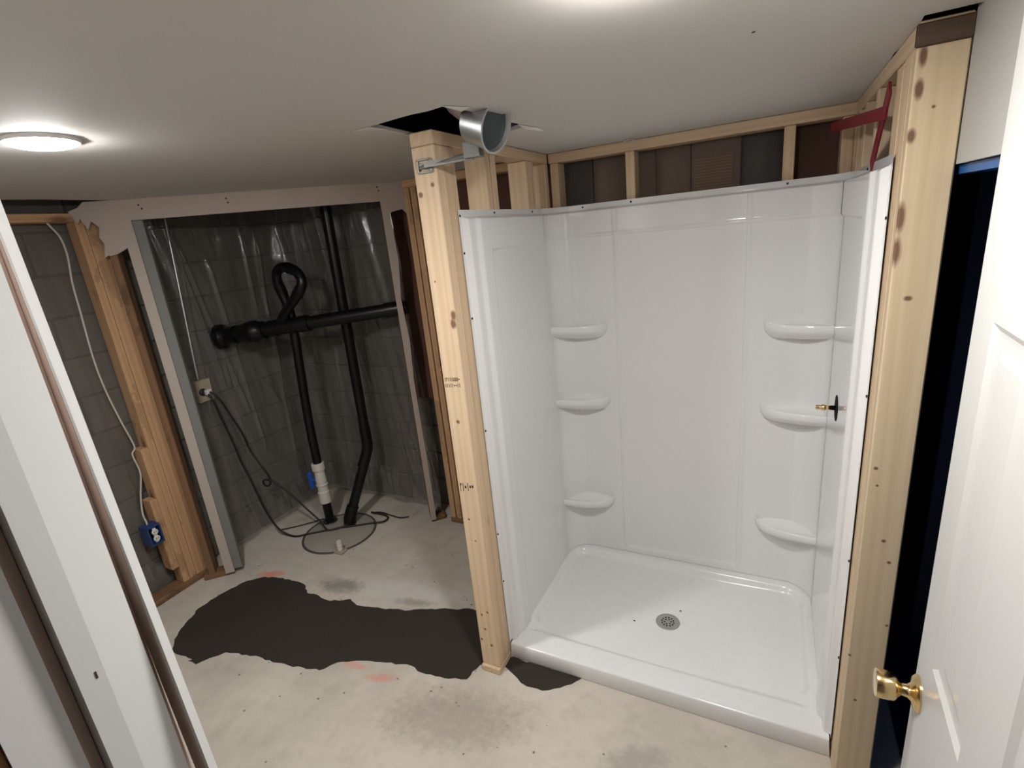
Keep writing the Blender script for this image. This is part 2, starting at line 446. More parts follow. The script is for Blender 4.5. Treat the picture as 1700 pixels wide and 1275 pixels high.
# ---- ceiling with a ragged hole, ragged edges at the back and left
def jag(p, q, n, amp, seed):
    rnd = random.Random(seed); out = []
    p = Vector(p); q = Vector(q); d = q-p; nrm = Vector((-d.y, d.x)).normalized()
    for i in range(n):
        t = i/n
        o = 0 if i == 0 else rnd.uniform(-amp, amp)
        pt = p+d*(t+(0 if i == 0 else rnd.uniform(-.3, .3)/n))+nrm*o
        out.append((pt.x, pt.y))
    return out
def fill_with_holes(bm, outer, holes, z0, z1):
    loops = [outer]+holes; edges = []; allv = []
    for lp in loops:
        vs = [bm.verts.new((p[0], p[1], z0)) for p in lp]; allv.append(vs)
        for i in range(len(vs)): edges.append(bm.edges.new((vs[i], vs[(i+1) % len(vs)])))
    r = bmesh.ops.triangle_fill(bm, use_beauty=True, use_dissolve=False, edges=edges)
    faces = [g for g in r['geom'] if isinstance(g, bmesh.types.BMFace)]
    top = {}
    for vs in allv:
        for v in vs: top[v] = bm.verts.new((v.co.x, v.co.y, z1))
    for f in faces: bm.faces.new([top[v] for v in f.verts])
    for vs in allv:
        for i in range(len(vs)):
            a_, b_ = vs[i], vs[(i+1) % len(vs)]
            bm.faces.new((a_, b_, top[b_], top[a_]))
    return bm
def build_ceiling():
    # drywall sheet as one mesh; a small nail head shows in it
    outer = []
    outer += [(-3.10, -1.8), (1.6, -1.8), (1.6, 0.22)]
    outer += [(0.36, 0.22)]
    outer += jag((0.36, 1.435), (0.25, 1.44), 3, 0.004, 3)
    outer += jag((0.25, 1.44), (0.262, 2.43), 14, 0.006, 4)
    outer += jag((0.262, 2.435), (-0.965, 2.430), 34, 0.014, 5)
    outer += [(-0.965, 2.43), (-1.06, 2.43), (-1.70, 2.45), (-1.70, 2.655)]
    # along the diagonal wall to the left
    outer += [(-2.86, 1.495)]
    outer += jag((-2.865, 1.33), (-2.875, 0.60), 8, 0.012, 6)
    outer += [(-2.88, 0.22), (-3.10, 0.22)]
    hole = jag((-1.065, 1.30), (-0.782, 1.272), 5, 0.006, 8)+jag((-0.782, 1.272), (-0.758, 1.72), 7, 0.006, 9)+jag((-0.758, 1.72), (-1.10, 1.86), 5, 0.006, 10)+jag((-1.10, 1.86), (-1.065, 1.30), 5, 0.006, 11)
    bm = fill_with_holes(bmesh.new(), outer, [hole], CEIL, CEIL+0.0125)
    o = add('ceiling', bm, M['ceil'], kind='structure', label='pale grey painted drywall ceiling with a ragged hole cut in it')
    # torn paper flaps round the hole and along the back edge
    def flap(pts):
        b = bmesh.new(); prism(b, [(p[0], p[1]) for p in pts], 0, 0.0008)
        for v in b.verts:
            k = min(range(len(pts)), key=lambda i: (Vector(pts[i][:2])-v.co.xy).length)
            v.co.z += pts[k][2]
        add('torn_paper', b, M['paper'], o)
    flap([(-1.13, 1.30, CEIL-.002), (-1.06, 1.29, CEIL-.003), (-1.05, 1.36, CEIL-.004)])
    flap([(-0.757, 1.66, CEIL-.002), (-0.735, 1.76, CEIL-.003), (-0.72, 1.79, CEIL-.012), (-0.765, 1.735, CEIL-.006)])
    flap([(-0.79, 1.26, CEIL-.002), (-0.745, 1.33, CEIL-.003), (-0.775, 1.34, CEIL-.006)])
    add('nail_head', lathe(bmesh.new(), [(0.0, .0015), (.0035, .0012), (.0035, 0)], (-.053, 1.275, CEIL), (0, 0, -1), 8), M['ink'], o)
    # curled strip hanging by a stud
    b = bmesh.new()
    pts = smooth_path([(-.60, 2.40, CEIL-.006), (-.57, 2.385, CEIL-.004), (-.545, 2.375, CEIL-.014), (-.53, 2.37, CEIL-.035)], 5)
    for i in range(len(pts)-1):
        w_ = 0.012*(1-i/len(pts)*.5)
        q = [pts[i]+Vector((0, -w_, 0)), pts[i]+Vector((0, w_, 0)), pts[i+1]+Vector((0, w_, 0)), pts[i+1]+Vector((0, -w_, 0))]
        vs = [b.verts.new(p) for p in q]+[b.verts.new(p+Vector((0, 0, .002))) for p in q]
        b.faces.new(vs[:4]); b.faces.new(vs[4:])
        for k in range(4): b.faces.new((vs[k], vs[(k+1) % 4], vs[(k+1) % 4+4], vs[k+4]))
    add('torn_paper', b, M['paper'], o)
    return o
build_ceiling()
# joists and subfloor above the ceiling
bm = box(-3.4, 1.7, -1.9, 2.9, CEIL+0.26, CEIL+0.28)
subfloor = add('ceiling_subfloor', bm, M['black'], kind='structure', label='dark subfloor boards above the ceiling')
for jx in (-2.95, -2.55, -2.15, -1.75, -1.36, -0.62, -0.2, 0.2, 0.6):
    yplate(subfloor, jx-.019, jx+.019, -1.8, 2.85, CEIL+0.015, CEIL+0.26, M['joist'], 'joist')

# ---- block walls
BLK = {}
def block_mesh(L, along):
    key = (round(L, 3), along)
    if key in BLK: return BLK[key]
    if along == 'y': bm = box(-0.05, 0.0, 0, L, 0, 0.193, 0.004)
    else: bm = box(0, L, 0.0, 0.05, 0, 0.193, 0.004)
    me = bpy.data.meshes.new('block'); bm.to_mesh(me); bm.free(); me.materials.append(M['block']); BLK[key] = me
    return me
XB, YB = -3.125, 2.63
def block_wall(name, along, a0, a1, zmax, label):
    if along == 'y': bm = box(XB-0.20, XB-0.007, a0, a1, 0, zmax)
    else: bm = box(a0, a1, YB+0.007, YB+0.20, 0, zmax)
    wall = add(name, bm, M['mortar'], kind='structure', label=label)
    r = 0
    while r*0.203 < zmax-0.02:
        s = a0-(0.203 if r % 2 else 0.0)
        while s < a1-0.03:
            b0 = max(s+0.005, a0); b1 = min(s+0.401, a1-0.002)
            if b1-b0 > 0.03:
                o = bpy.data.objects.new('block', block_mesh(b1-b0, along)); COL.objects.link(o)
                j = random.uniform(-.0015, .0015)
                o.location = (XB+j, b0, r*0.203+0.005) if along == 'y' else (b0, YB+j, r*0.203+0.005)
                o.parent = wall
            s += 0.406
        r += 1
    return wall
block_wall('wall_left', 'y', 0.20, 2.83, 2.24, 'grey cinder block wall behind the left studs')
block_wall('wall_back', 'x', -3.12, -1.50, 2.24, 'grey cinder block wall behind the sump corner')

# ---- left stud wall in front of the blocks
wl = empty('wall_left_framing', (-3.04, 1.2, 0), kind='structure', label='open wooden stud wall in front of the left block wall')
yplate(wl, -3.09, -3.003, 0.22, 1.385, 2.066, 2.104, M['pine_old'])
yplate(wl, -3.09, -2.995, 0.22, 1.50, 0.0, 0.036, M['pine_dark'], 'bottom_plate')
vstud(wl, -3.09, -3.004, 1.385, 1.423, 0.036, 2.104, M['pine_old'])
vstud(wl, -3.09, -3.002, 1.424, 1.488, 0.036, 2.104, M['pine_old'])
vstud(wl, -3.08, -3.003, 1.345, 1.384, 0.036, 0.885, M['pine_old'], 'blocking')
vstud(wl, -3.075, -2.998, 1.306, 1.344, 0.15, 0.595, M['pine_old'], 'blocking')
vstud(wl, -3.075, -2.987, 0.62, 0.658, 0.036, 2.066, M['pine_old'])

# ---- diagonal corner wall: drywall with an opening, local s runs along the wall, n to the room
K = 4.36
DU = Vector((1, 1, 0)).normalized(); DN = Vector((1, -1, 0)).normalized()
D0 = Vector((-2.822, -2.822+K, 0))          # s = 0: left edge of the opening
S1 = 1.205                                  # right edge of the opening
def dmat():
    m = Matrix((DU, -DN, Vector((0, 0, 1)))).transposed().to_4x4(); m.translation = D0; return m
DM = dmat()                                 # local x = s, local y = away from room, z = up
def dpoly(poly, d0, d1):
    bm = bmesh.new(); prism(bm, poly, d0, d1, 'y')
    for v in bm.verts: v.co = DM @ v.co
    return bm
corner_poly = [(0, 0.02), (0, 2.050), (S1, 2.050), (S1, 0.02), (S1+.034, 0.02), (S1+.034, 0.5), (S1+.030, 1.0), (S1+.042, 1.25), (S1+.030, 1.5), (S1+.05, 1.72), (S1+.042, 1.98), (S1+.055, 1.99), (S1+.115, 2.0), (S1+.155, 1.955), (S1+.145, 2.0),
               (S1+.165, 2.045), (S1+.196, 2.075), (S1+.215, CEIL), (-0.174, CEIL), (-0.201, 2.124), (-0.244, 2.109), (-0.233, 2.085), (-0.22, 2.05), (-0.205, 2.075), (-0.185, 2.02), (-0.165, 2.06), (-0.138, 2.028), (-0.151, 1.981), (-0.138, 1.952),
               (-0.155, 1.885), (-0.137, 1.897), (-0.125, 1.893), (-0.098, 1.899), (-0.063, 1.915), (-0.048, 1.925), (-0.048, 0.02)]
bm = dpoly(corner_poly, 0.0, 0.0125)
wc = add('wall_corner', bm, [M['drywall']], kind='structure', label='cream painted drywall across the corner, framing a tall opening')
def dlum(name, s0, s1, d0, d1, z0, z1, mat, vertical=True):
    if vertical:
        a_ = DM @ Vector(((s0+s1)/2, (d0+d1)/2, z0)); b_ = DM @ Vector(((s0+s1)/2, (d0+d1)/2, z1))
        return lumber(name, a_, b_, s1-s0, d1-d0, mat, wc, DU)
    a_ = DM @ Vector((s0, (d0+d1)/2, (z0+z1)/2)); b_ = DM @ Vector((s1, (d0+d1)/2, (z0+z1)/2))
    return lumber(name, a_, b_, d1-d0, z1-z0, mat, wc, DN)
M['greystud'] = mat_plain('grey_stud', (0.20, 0.20, 0.19), 0.7)
dlum('stud', -0.040, 0.044, 0.0135, 0.050, 0.03, 2.05, M['greystud'])
dlum('stud', -0.140, -0.105, 0.016, 0.09, 0.03, 2.05, M['pine_dark'])
dlum('stud', S1+.002, S1+.036, 0.0135, 0.09, 0.03, 2.05, M['pine_dark'])
dlum('header', -0.04, S1+.16, 0.0135, 0.09, 2.055, 2.135, M['pine_dark'], False)
dlum('bottom_plate', -0.17, -0.008, 0.0135, 0.09, 0.0, 0.032, M['pine_dark'], False)
dlum('bottom_plate', S1+.004, S1+.10, 0.0135, 0.09, 0.0, 0.032, M['pine_dark'], False)
# screw heads in the header drywall
for s_, z_ in ((0.05, 2.118), (0.06, 2.10), (0.44, 2.12), (0.445, 2.10), (1.20, 2.125), (1.205, 2.105)):
    b = bmesh.new(); p = DM @ Vector((s_, 0.0005, z_))
    lathe(b, [(0.0, .002), (0.0045, .0015), (0.0045, -.001)], p, DN, 8)
    add('screw_head', b, M['ink'], wc)

# ---- shower partitions
XL, XR, YW, YP = -0.969, 0.250, 2.42, 1.474     # stud faces: left, right, back; partition front
wsl = empty('wall_shower_left', (-1.01, 1.5, 0), kind='structure', label='open pine stud partition on the left of the shower')
def local_knots(cx, cy, z0, lst): return [(x-cx, y-cy, z-z0, r, s) for (x, y, z, r, s) in lst]
pk = local_knots(-1.0135, 1.493, 0, [(-1.043, 1.474, 1.93, .011, 1), (-0.992, 1.474, 1.956, .009, 1), (-1.029, 1.474, 2.006, .006, 1), (-0.982, 1.474, 1.50, .012, .6), (-.978, 1.474, 1.53, .010, .5), (-1.034, 1.474, 1.648, .004, 1),
                                 (-1.018, 1.474, 1.132, .009, 1), (-1.028, 1.474, .718, .006, 1), (-1.011, 1.474, .622, .005, 1), (-1.022, 1.474, .188, .007, 1), (-1.047, 1.474, .129, .007, 1), (-1.0, 1.474, .11, .008, 1), (-1.03, 1.474, .26, .006, 1), (-1.0, 1.474, .28, .007, 1)])
M['post_l'] = mat_wood('post_pine', (0.76, 0.59, 0.41), (0.60, 0.42, 0.255), (0.16, 0.065, 0.03), 0.025, pk)
lp = vstud(wsl, -1.058, XL, YP, 1.512, 0.03, 2.104, M['post_l'], label='pale pine end post with a lumber stamp')
vstud(wsl, -1.058, XL, 1.513, 1.590, 0.03, 2.104)
for y0 in (1.80, 1.85, 2.17, 2.382): vstud(wsl, -1.058, XL, y0, y0+.038, 0.03, 2.104)
vstud(wsl, -1.058, XL, 2.21, 2.245, 0.03, 2.104)
yplate(wsl, -1.058, XL, YP, 2.42, 2.105, 2.147)
yplate(wsl, -1.058, XL, YP-.012, 2.42, 0.0, 0.03, M['pine'], 'bottom_plate')
# lumber stamps on the post (rows of small ink strokes)
def stamp(x0, x1, z0, z1, n, seed, slope):
    rnd = random.Random(seed); b = bmesh.new(); w_ = (x1-x0)/n
    for i in range(n):
        xa = x0+i*w_; zz = z0+slope*(i/n)
        kind = rnd.choice('IIIUEN')
        if kind == 'I': bx(b, xa+w_*.35, xa+w_*.6, YP-.0006, YP+.001, zz, zz+(z1-z0))
        elif kind == 'U':
            bx(b, xa+w_*.15, xa+w_*.35, YP-.0006, YP+.001, zz, zz+(z1-z0)); bx(b, xa+w_*.6, xa+w_*.8, YP-.0006, YP+.001, zz, zz+(z1-z0)); bx(b, xa+w_*.15, xa+w_*.8, YP-.0006, YP+.001, zz, zz+(z1-z0)*.25)
        elif kind == 'E':
            bx(b, xa+w_*.2, xa+w_*.4, YP-.0006, YP+.001, zz, zz+(z1-z0)); bx(b, xa+w_*.2, xa+w_*.8, YP-.0006, YP+.001, zz+(z1-z0)*.75, zz+(z1-z0))
        else:
            bx(b, xa+w_*.15, xa+w_*.8, YP-.0006, YP+.001, zz+(z1-z0)*.35, zz+(z1-z0)*.65)
    add('lumber_stamp', b, M['ink'], lp if False else wsl)
stamp(-1.052, -0.985, 1.318, 1.332, 9, 1, .004); stamp(-1.052, -0.985, 1.295, 1.309, 9, 2, .004)
stamp(-1.050, -0.985, 0.870, 0.905, 6, 5, .012)

wsb = empty('wall_shower_back', (-0.4, 2.46, 0), kind='structure', label='open pine stud wall behind the shower')
for x0 in (-0.958, -0.600, 0.020, 0.212): vstud(wsb, x0, x0+.040, YW, YW+.089, 0.038, 2.104)
for x0 in (-1.845, -1.800, -1.42): vstud(wsb, x0, x0+.038, YW+.025, YW+.114, 0.038, 2.104, M['pine_old'])
xplate(wsb, -0.965, 0.340, YW, YW+.089, 2.105, 2.147)
xplate(wsb, -1.85, -1.06, YW+.025, YW+.114, 2.105, 2.147, M['pine_old'])
xplate(wsb, -1.85, -1.06, YW+.025, YW+.114, 0.0, 0.036, M['pine_dark'], 'bottom_plate')
xplate(wsb, -0.965, 0.340, YW, YW+.089, 0.0, 0.036, M['pine'], 'bottom_plate')

wsr = empty('wall_shower_right', (0.295, 1.5, 0), kind='structure', label='open pine stud partition on the right of the shower')
rk = local_knots(0.295, 1.493, 0, [(.294, 1.474, 2.094, .008, 1), (.319, 1.474, 2.092, .006, 1), (.287, 1.474, 1.548, .010, 1.4), (.29, 1.474, 1.952, .004, 1), (.264, 1.474, 1.107, .006, 1), (.271, 1.474, 1.058, .004, 1),
                                  (.300, 1.474, .896, .006, 1), (.318, 1.474, .832, .006, 1), (.332, 1.474, .628, .005, 1), (.254, 1.474, .498, .005, 1), (.28, 1.474, .338, .005, 1), (.262, 1.474, 2.052, .008, .35),
                                  (.261, 1.474, 1.99, .009, .4), (.257, 1.474, 1.90, .009, .5), (.253, 1.474, 1.731, .012, .3), (.252, 1.474, 1.657, .012, .3)])
M['post_r'] = mat_wood('post_pine_yellow', (0.66, 0.53, 0.355), (0.52, 0.39, 0.235), (0.13, 0.055, 0.03), 0.02, rk)
vstud(wsr, XR, 0.340, YP, 1.512, 0.03, 2.104, M['post_r'], label='broad knotty pine end post beside the dark doorway')
vstud(wsr, XR, 0.340, 1.513, 1.590, 0.03, 2.104)
vstud(wsr, XR+.004, 0.340, 1.625, 1.70, 0.03, 2.104)
for y0 in (1.93, 2.15, 2.30, 2.38): vstud(wsr, XR, 0.340, y0, y0+.038, 0.03, 2.104)
yplate(wsr, XR, 0.340, YP, 2.42, 2.105, 2.147, M['pine'])
yplate(wsr, XR, 0.340, YP, 2.42, 0.0, 0.03, M['pine'], 'bottom_plate')
xplate(wsr, 0.245, 0.342, YP-.004, YP-.0005, 2.098, 2.142, M['joist'], 'shim')

# ---- right wall (drywall) with the dark doorway, and the unlit room behind it
bm = box(0.3405, 0.45, 0.19, 1.4735, 1.862, CEIL+.06)
bx(bm, 0.3405, 0.45, 0.19, 0.62, 0.0, 1.862)
add('wall_right', bm, M['whitewall'], kind='structure', label='white drywall over and beside the dark doorway')
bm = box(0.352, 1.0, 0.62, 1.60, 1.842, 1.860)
add('trim_1', bm, M['bluelit'], kind='structure', label='soffit board over the dark doorway, with blue glow put into its colour')
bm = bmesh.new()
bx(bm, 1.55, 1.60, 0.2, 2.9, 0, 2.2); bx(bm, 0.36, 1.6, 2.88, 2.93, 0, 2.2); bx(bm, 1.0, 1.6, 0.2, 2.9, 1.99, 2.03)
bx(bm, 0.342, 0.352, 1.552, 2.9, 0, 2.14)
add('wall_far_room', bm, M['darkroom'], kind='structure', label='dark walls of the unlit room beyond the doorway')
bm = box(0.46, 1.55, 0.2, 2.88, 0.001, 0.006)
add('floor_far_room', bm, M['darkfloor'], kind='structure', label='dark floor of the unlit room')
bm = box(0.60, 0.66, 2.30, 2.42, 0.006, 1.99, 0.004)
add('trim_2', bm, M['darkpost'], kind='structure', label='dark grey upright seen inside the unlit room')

# ---- front wall and entry door frame (left jamb beside the camera)
bm = box(-3.12, -0.60, 0.085, 0.19, 0, CEIL); bx(bm, 0.36, 1.6, 0.085, 0.19, 0, CEIL); bx(bm, -0.60, 0.36, 0.085, 0.19, 2.09, CEIL)
add('wall_front', bm, M['whitewall'], kind='structure', label='white wall holding the entry doorway')
jf = empty('door_frame', (-0.53, 0.15, 0), kind='structure', label='white entry door jamb at the left edge')
def vprism(poly, z0, z1, lean=0.0, zref=1.6):
    bm = bmesh.new(); prism(bm, poly, z0, z1, 'z')
    for v in bm.verts: v.co.x -= lean*(v.co.z-zref)
    return bm
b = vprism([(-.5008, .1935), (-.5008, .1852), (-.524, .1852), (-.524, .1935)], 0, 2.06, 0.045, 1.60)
ds_ = add('door_stop', b, M['trimshade'], jf)  # brown body carries the shade of the stop's near face
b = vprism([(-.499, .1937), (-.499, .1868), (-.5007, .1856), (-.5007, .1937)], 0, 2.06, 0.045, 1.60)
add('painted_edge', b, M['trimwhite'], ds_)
# 
b = vprism([(-.500, .1765), (-.500, .1452), (-.5022, .1268), (-.56, .1268), (-.56, .1765)], 0, 2.06)
add('jamb', b, M['trimwhite'], jf)
b = vprism([(-.520, .1262), (-.520, .1170), (-.60, .1170), (-.60, .1262)], 0, 2.06)
add('casing_back', b, M['trimshade'], jf)
b = vprism([(-.517, .1848), (-.517, .1770), (-.60, .1770), (-.60, .1848)], 0, 2.06)
add('stop_back', b, M['trimshade'], jf)
b = vprism([(-.512, .1160), (-.512, .0770), (-.60, .0770), (-.60, .1160)], 0, 2.06)
add('casing', b, M['casing'], jf)
b = vprism([(-.516, .0764), (-.516, .045), (-.62, .045), (-.62, .0764)], 0, 2.06)
add('rough_stud', b, M['hallwood'], jf)
# small nail hole in the jamb
b = box(-.503, -.5005, .1385, .1400, 1.485, 1.492)
add('nail_hole', b, M['ink'], jf)

# hall behind the camera, pale walls that send light back
bm = bmesh.new()
bx(bm, -1.35, -1.25, -1.75, 0.085, 0, CEIL); bx(bm, 1.2, 1.3, -1.75, 0.085, 0, CEIL); bx(bm, -1.35, 1.3, -1.8, -1.7, 0, CEIL)
add('wall_hall', bm, M['whitewall'], kind='structure', label='pale walls of the hall behind the viewer')

# ---- entry door, open, at the right edge: local s along the door (0 at its free edge), depth +n away from room
TH = math.atan(0.04645)
PD = Vector((0.3005, 1.075, 0)); DS = Vector((-math.sin(TH), -math.cos(TH), 0)); DNN = Vector((math.cos(TH), -math.sin(TH), 0))
def doormat():
    m = Matrix((DS, DNN, Vector((0, 0, 1)))).transposed().to_4x4(); m.translation = PD; return m
DRM = doormat()
door = empty('door_1', (0.30, 1.07, 0), kind='structure', label='open white panelled entry door with a brass knob')
DW = 0.70; ZB, ZT = 0.012, 2.085
def dbox(name, s0, s1, d0, d1, z0, z1, bev=0.0, mat=None):
    return add(name, box(s0, s1, d0, d1, z0, z1, bev, DRM), mat or M['doorwhite'], door)
dbox('door_core', 0.001, DW-.001, 0.010, 0.036, ZB, ZT)
cols = [(0.095, 0.285), (0.415, 0.605)]
rows = [(0.24, 0.66), (0.972, 1.62), (1.745, 1.95)]
for s0, s1 in ((0, 0.095), (0.285, 0.415), (0.605, DW)): dbox('stile', s0, s1, 0.0, 0.0098, ZB, ZT)
for z0, z1 in ((ZB, .24), (.66, .972), (1.62, 1.745), (1.95, ZT)):
    for s0, s1 in cols: dbox('rail', s0, s1, 0.0, 0.0098, z0, z1)
for (s0, s1) in cols:
    for (z0, z1) in rows:
        b = bmesh.new()          # sloped moulding all round, then a raised field
        e = 0.018
        loops = [(0.0, 0.0), (e*.6, 0.006), (e, 0.0068), (e*1.8, 0.0068), (e*2.8, 0.003)]
        rings = []
        for off, d in loops:
            rings.append([b.verts.new(DRM @ Vector(p)) for p in ((s0+off, d, z0+off), (s1-off, d, z0+off), (s1-off, d, z1-off), (s0+off, d, z1-off))])
        for r0, r1 in zip(rings[:-1], rings[1:]):
            for k in range(4): b.faces.new((r0[k], r0[(k+1) % 4], r1[(k+1) % 4], r1[k]))
        b.faces.new(rings[-1])
        add('panel', b, M['doorwhite'], door)
# knob
kp = PD+DS*0.036+Vector((0, 0, 0.853))
kn = empty('k', (0, 0, 0)); bpy.data.objects.remove(kn)
b = bmesh.new(); lathe(b, [(0.0, 0.0), (0.036, 0.0), (0.036, 0.003), (0.031, 0.008), (0.018, 0.011), (0.0125, 0.018), (0.0115, 0.027), (0.014, 0.030), (0.019, 0.0345), (0.0235, 0.037), (0.0265, 0.041), (0.0275, 0.049), (0.0285, 0.066), (0.0270, 0.0705), (0.022, 0.072), (0.0, 0.0715)], kp, -DNN, 40)
k_ = auto_smooth(add('door_knob', b, M['brass'], door, smooth=True, label='polished brass door knob'), 40)

# ================================================================== THINGS
# ---- dark concrete patch
def build_patch():
    up = [(-2.638, 1.059), (-2.682, 1.117), (-2.747, 1.258), (-2.732, 1.392), (-2.698, 1.503), (-2.615, 1.583), (-2.495, 1.612), (-2.324, 1.615), (-2.243, 1.564), (-2.155, 1.569), (-2.065, 1.56), (-1.997, 1.589), (-1.965, 1.611), (-1.898, 1.585), (-1.725, 1.614), (-1.597, 1.651), (-1.453, 1.716), (-1.287, 1.771)]
    mid = [(-1.05, 1.80), (-1.05, 1.571), (-0.64, 1.571)]
    lo = [(-0.707, 1.498), (-0.771, 1.458), (-0.838, 1.454), (-0.898, 1.479), (-0.965, 1.51), (-1.02, 1.50), (-1.08, 1.48), (-1.096, 1.393), (-1.172, 1.367), (-1.304, 1.351), (-1.397, 1.364), (-1.496, 1.337), (-1.611, 1.305), (-1.712, 1.256), (-1.759, 1.191), (-1.919, 1.159), (-2.059, 1.14), (-2.107, 1.144), (-2.293, 1.102), (-2.334, 1.051), (-2.366, 0.997), (-2.427, 0.997), (-2.411, 1.011), (-2.498, 1.005), (-2.576, 1.008)]
    pts = up+mid+lo; out = []; rnd = random.Random(3); n = len(pts)
    for i in range(n):
        p = Vector(pts[i]); q = Vector(pts[(i+1) % n]); k = max(2, int((q-p).length/0.022))
        nr = Vector((-(q-p).y, (q-p).x)).normalized()
        for j in range(k):
            out.append(p+(q-p)*j/k+nr*(rnd.uniform(-.006, .006) if j else 0))
    bm = bmesh.new()
    vs = [bm.verts.new((p.x, p.y, 0.0004)) for p in out]
    es = [bm.edges.new((vs[i], vs[(i+1) % len(vs)])) for i in range(len(vs))]
    r = bmesh.ops.triangle_fill(bm, use_beauty=True, edges=es)
    fs = [g for g in r['geom'] if isinstance(g, bmesh.types.BMFace)]
    ex = bmesh.ops.extrude_face_region(bm, geom=fs)
    for g in ex['geom']:
        if isinstance(g, bmesh.types.BMVert): g.co.z = 0.0025
    add('concrete_patch', bm, M['patch'], label='dark fresh concrete patch filling a trench across the floor to the shower', cat='concrete patch')
build_patch()

# ---- shower base
def build_base():
    root = empty('shower_pan', (-0.36, 1.98, 0), 'white acrylic shower base with a front threshold and centre drain', 'shower base')
    x0, x1, y0, y1 = -0.966, 0.247, 1.566, 2.416
    ix0, ix1, iy0, iy1, R = -0.937, 0.200, 1.660, 2.345, 0.095
    zt = 0.083; drain = (-0.358, 1.975)
    def z_at(x, y):
        cx, cy = (ix0+ix1)/2, (iy0+iy1)/2
        r_ = R if y > cy else 0.03
        qx = abs(x-cx)-((ix1-ix0)/2-r_); qy = abs(y-cy)-((iy1-iy0)/2-r_)
        sd = math.hypot(max(qx, 0), max(qy, 0))+min(max(qx, qy), 0)-r_     # <0 inside
        dd = math.hypot(x-drain[0], y-drain[1])
        zf = 0.034+0.020*min(1, dd/0.55)
        wdt = 0.030 if y > 1.75 else 0.055
        return zt+(zf-zt)*sstep(-sd, 0.0, wdt)
    xs = set(); ys = set()
    def rng(a_, b_, n): return [a_+(b_-a_)*i/n for i in range(n+1)]
    for v in rng(x0+.006, ix0, 4)+rng(ix0, ix0+.04, 10)+rng(ix0+.04, ix0+.12, 12)+rng(ix0+.12, ix1-.12, 50)+rng(ix1-.12, ix1-.04, 12)+rng(ix1-.04, ix1, 10)+rng(ix1, x1-.006, 5): xs.add(round(v, 5))
    for v in rng(y0+.008, iy0, 6)+rng(iy0, iy0+.06, 12)+rng(iy0+.06, iy1-.12, 34)+rng(iy1-.12, iy1-.04, 12)+rng(iy1-.04, iy1, 10)+rng(iy1, y1-.004, 4): ys.add(round(v, 5))
    xs = sorted(xs); ys = sorted(ys)
    bm = bmesh.new()
    rows = []
    # front skirt rows (rounded top edge)
    for (yy, zz) in [(y0+.006, 0.0), (y0+.001, 0.012), (y0, 0.05), (y0, zt-.007), (y0+.0022, zt-.0022), (y0+.008, zt)]:
        rows.append([bm.verts.new((x, yy, zz)) for x in xs])
    for y in ys[1:]:
        rows.append([bm.verts.new((x, y, z_at(x, y))) for x in xs])
    rows.append([bm.verts.new((x, y1, 0.0)) for x in xs])
    for a_, b_ in zip(rows[:-1], rows[1:]):
        for i in range(len(xs)-1): bm.faces.new((a_[i], a_[i+1], b_[i+1], b_[i]))
    # end skirts
    for col, xx in ((0, x0), (-1, x1)):
        prev = None
        for r in rows:
            v = r[col]; nv = bm.verts.new((xx, v.co.y, 0.0))
            if prev: bm.faces.new((prev[0], v, nv, prev[1]))
            prev = (v, nv)
    o = add('pan_body', bm, M['pan'], root); auto_smooth(o, 50)
    # drain: flange ring, strainer, holes
    dz = z_at(*drain)
    b = bmesh.new(); lathe(b, [(0.0, .003), (0.033, .003), (0.037, .0045), (0.050, .0045), (0.0535, .002), (0.054, -.004)], (drain[0], drain[1], dz), (0, 0, 1), 40)
    dr = auto_smooth(add('drain', b, M['steel'], root, label='round brushed steel drain strainer'), 40)
    b = bmesh.new()
    for k in range(12):
        a_ = 2*math.pi*k/12; lathe(b, [(0.0, .0048), (0.0037, .0048), (0.0037, .002)], (drain[0]+.0262*math.cos(a_), drain[1]+.0262*math.sin(a_), dz-.001), (0, 0, 1), 8)
    for k in range(6):
        a_ = 2*math.pi*k/6+.3; lathe(b, [(0.0, .0048), (0.0035, .0048), (0.0035, .002)], (drain[0]+.0142*math.cos(a_), drain[1]+.0142*math.sin(a_), dz-.001), (0, 0, 1), 8)
    add('strainer_holes', b, M['black'], dr)
    return z_at
zpan = build_base()
for (x, y, s, lb) in ((-0.50, 1.925, .0045, 'small dark crumb left of the shower drain'), (-0.315, 2.06, .0045, 'small dark crumb behind the shower drain')):
    b = bmesh.new(); r = bmesh.ops.create_icosphere(b, subdivisions=1, radius=s)
    for v in b.verts: v.co = Vector((x+v.co.x*1.3, y+v.co.y*.8, zpan(x, y)+s*.5+v.co.z*.6))
    add('debris_crumb', b, M['ink'], label=lb, cat='debris', group='crumbs in the shower pan')

# ---- shower surround
ZS0, ZS1 = 0.0845, 1.905
def grid_mesh(us, zs, fn):
    bm = bmesh.new(); g = [[bm.verts.new(fn(u, z)) for u in us] for z in zs]
    for a_, b_ in zip(g[:-1], g[1:]):
        for i in range(len(us)-1): bm.faces.new((a_[i], a_[i+1], b_[i+1], b_[i]))
    return bm
def rng(a_, b_, n): return [a_+(b_-a_)*i/n for i in range(n+1)]
ZL = sorted({round(v, 5) for v in rng(ZS0, .10, 2)+rng(.10, .16, 12)+rng(.16, 1.73, 40)+rng(1.73, 1.79, 14)+rng(1.79, 1.865, 5)+rng(1.865, 1.888, 10)+rng(1.888, ZS1, 2)})
HD = lambda z: 1-sstep(z, 1.753, 1.766)          # 1 below the header step
TOPF = lambda z: 1-sstep(z, 1.872, 1.884)      # 0 on the top flange
surround = empty('shower_surround', (-0.36, 2.35, 0.0845), 'glossy white moulded shower wall surround with six corner shelves', 'shower surround')
CR = 0.105                                     # corner cove radius
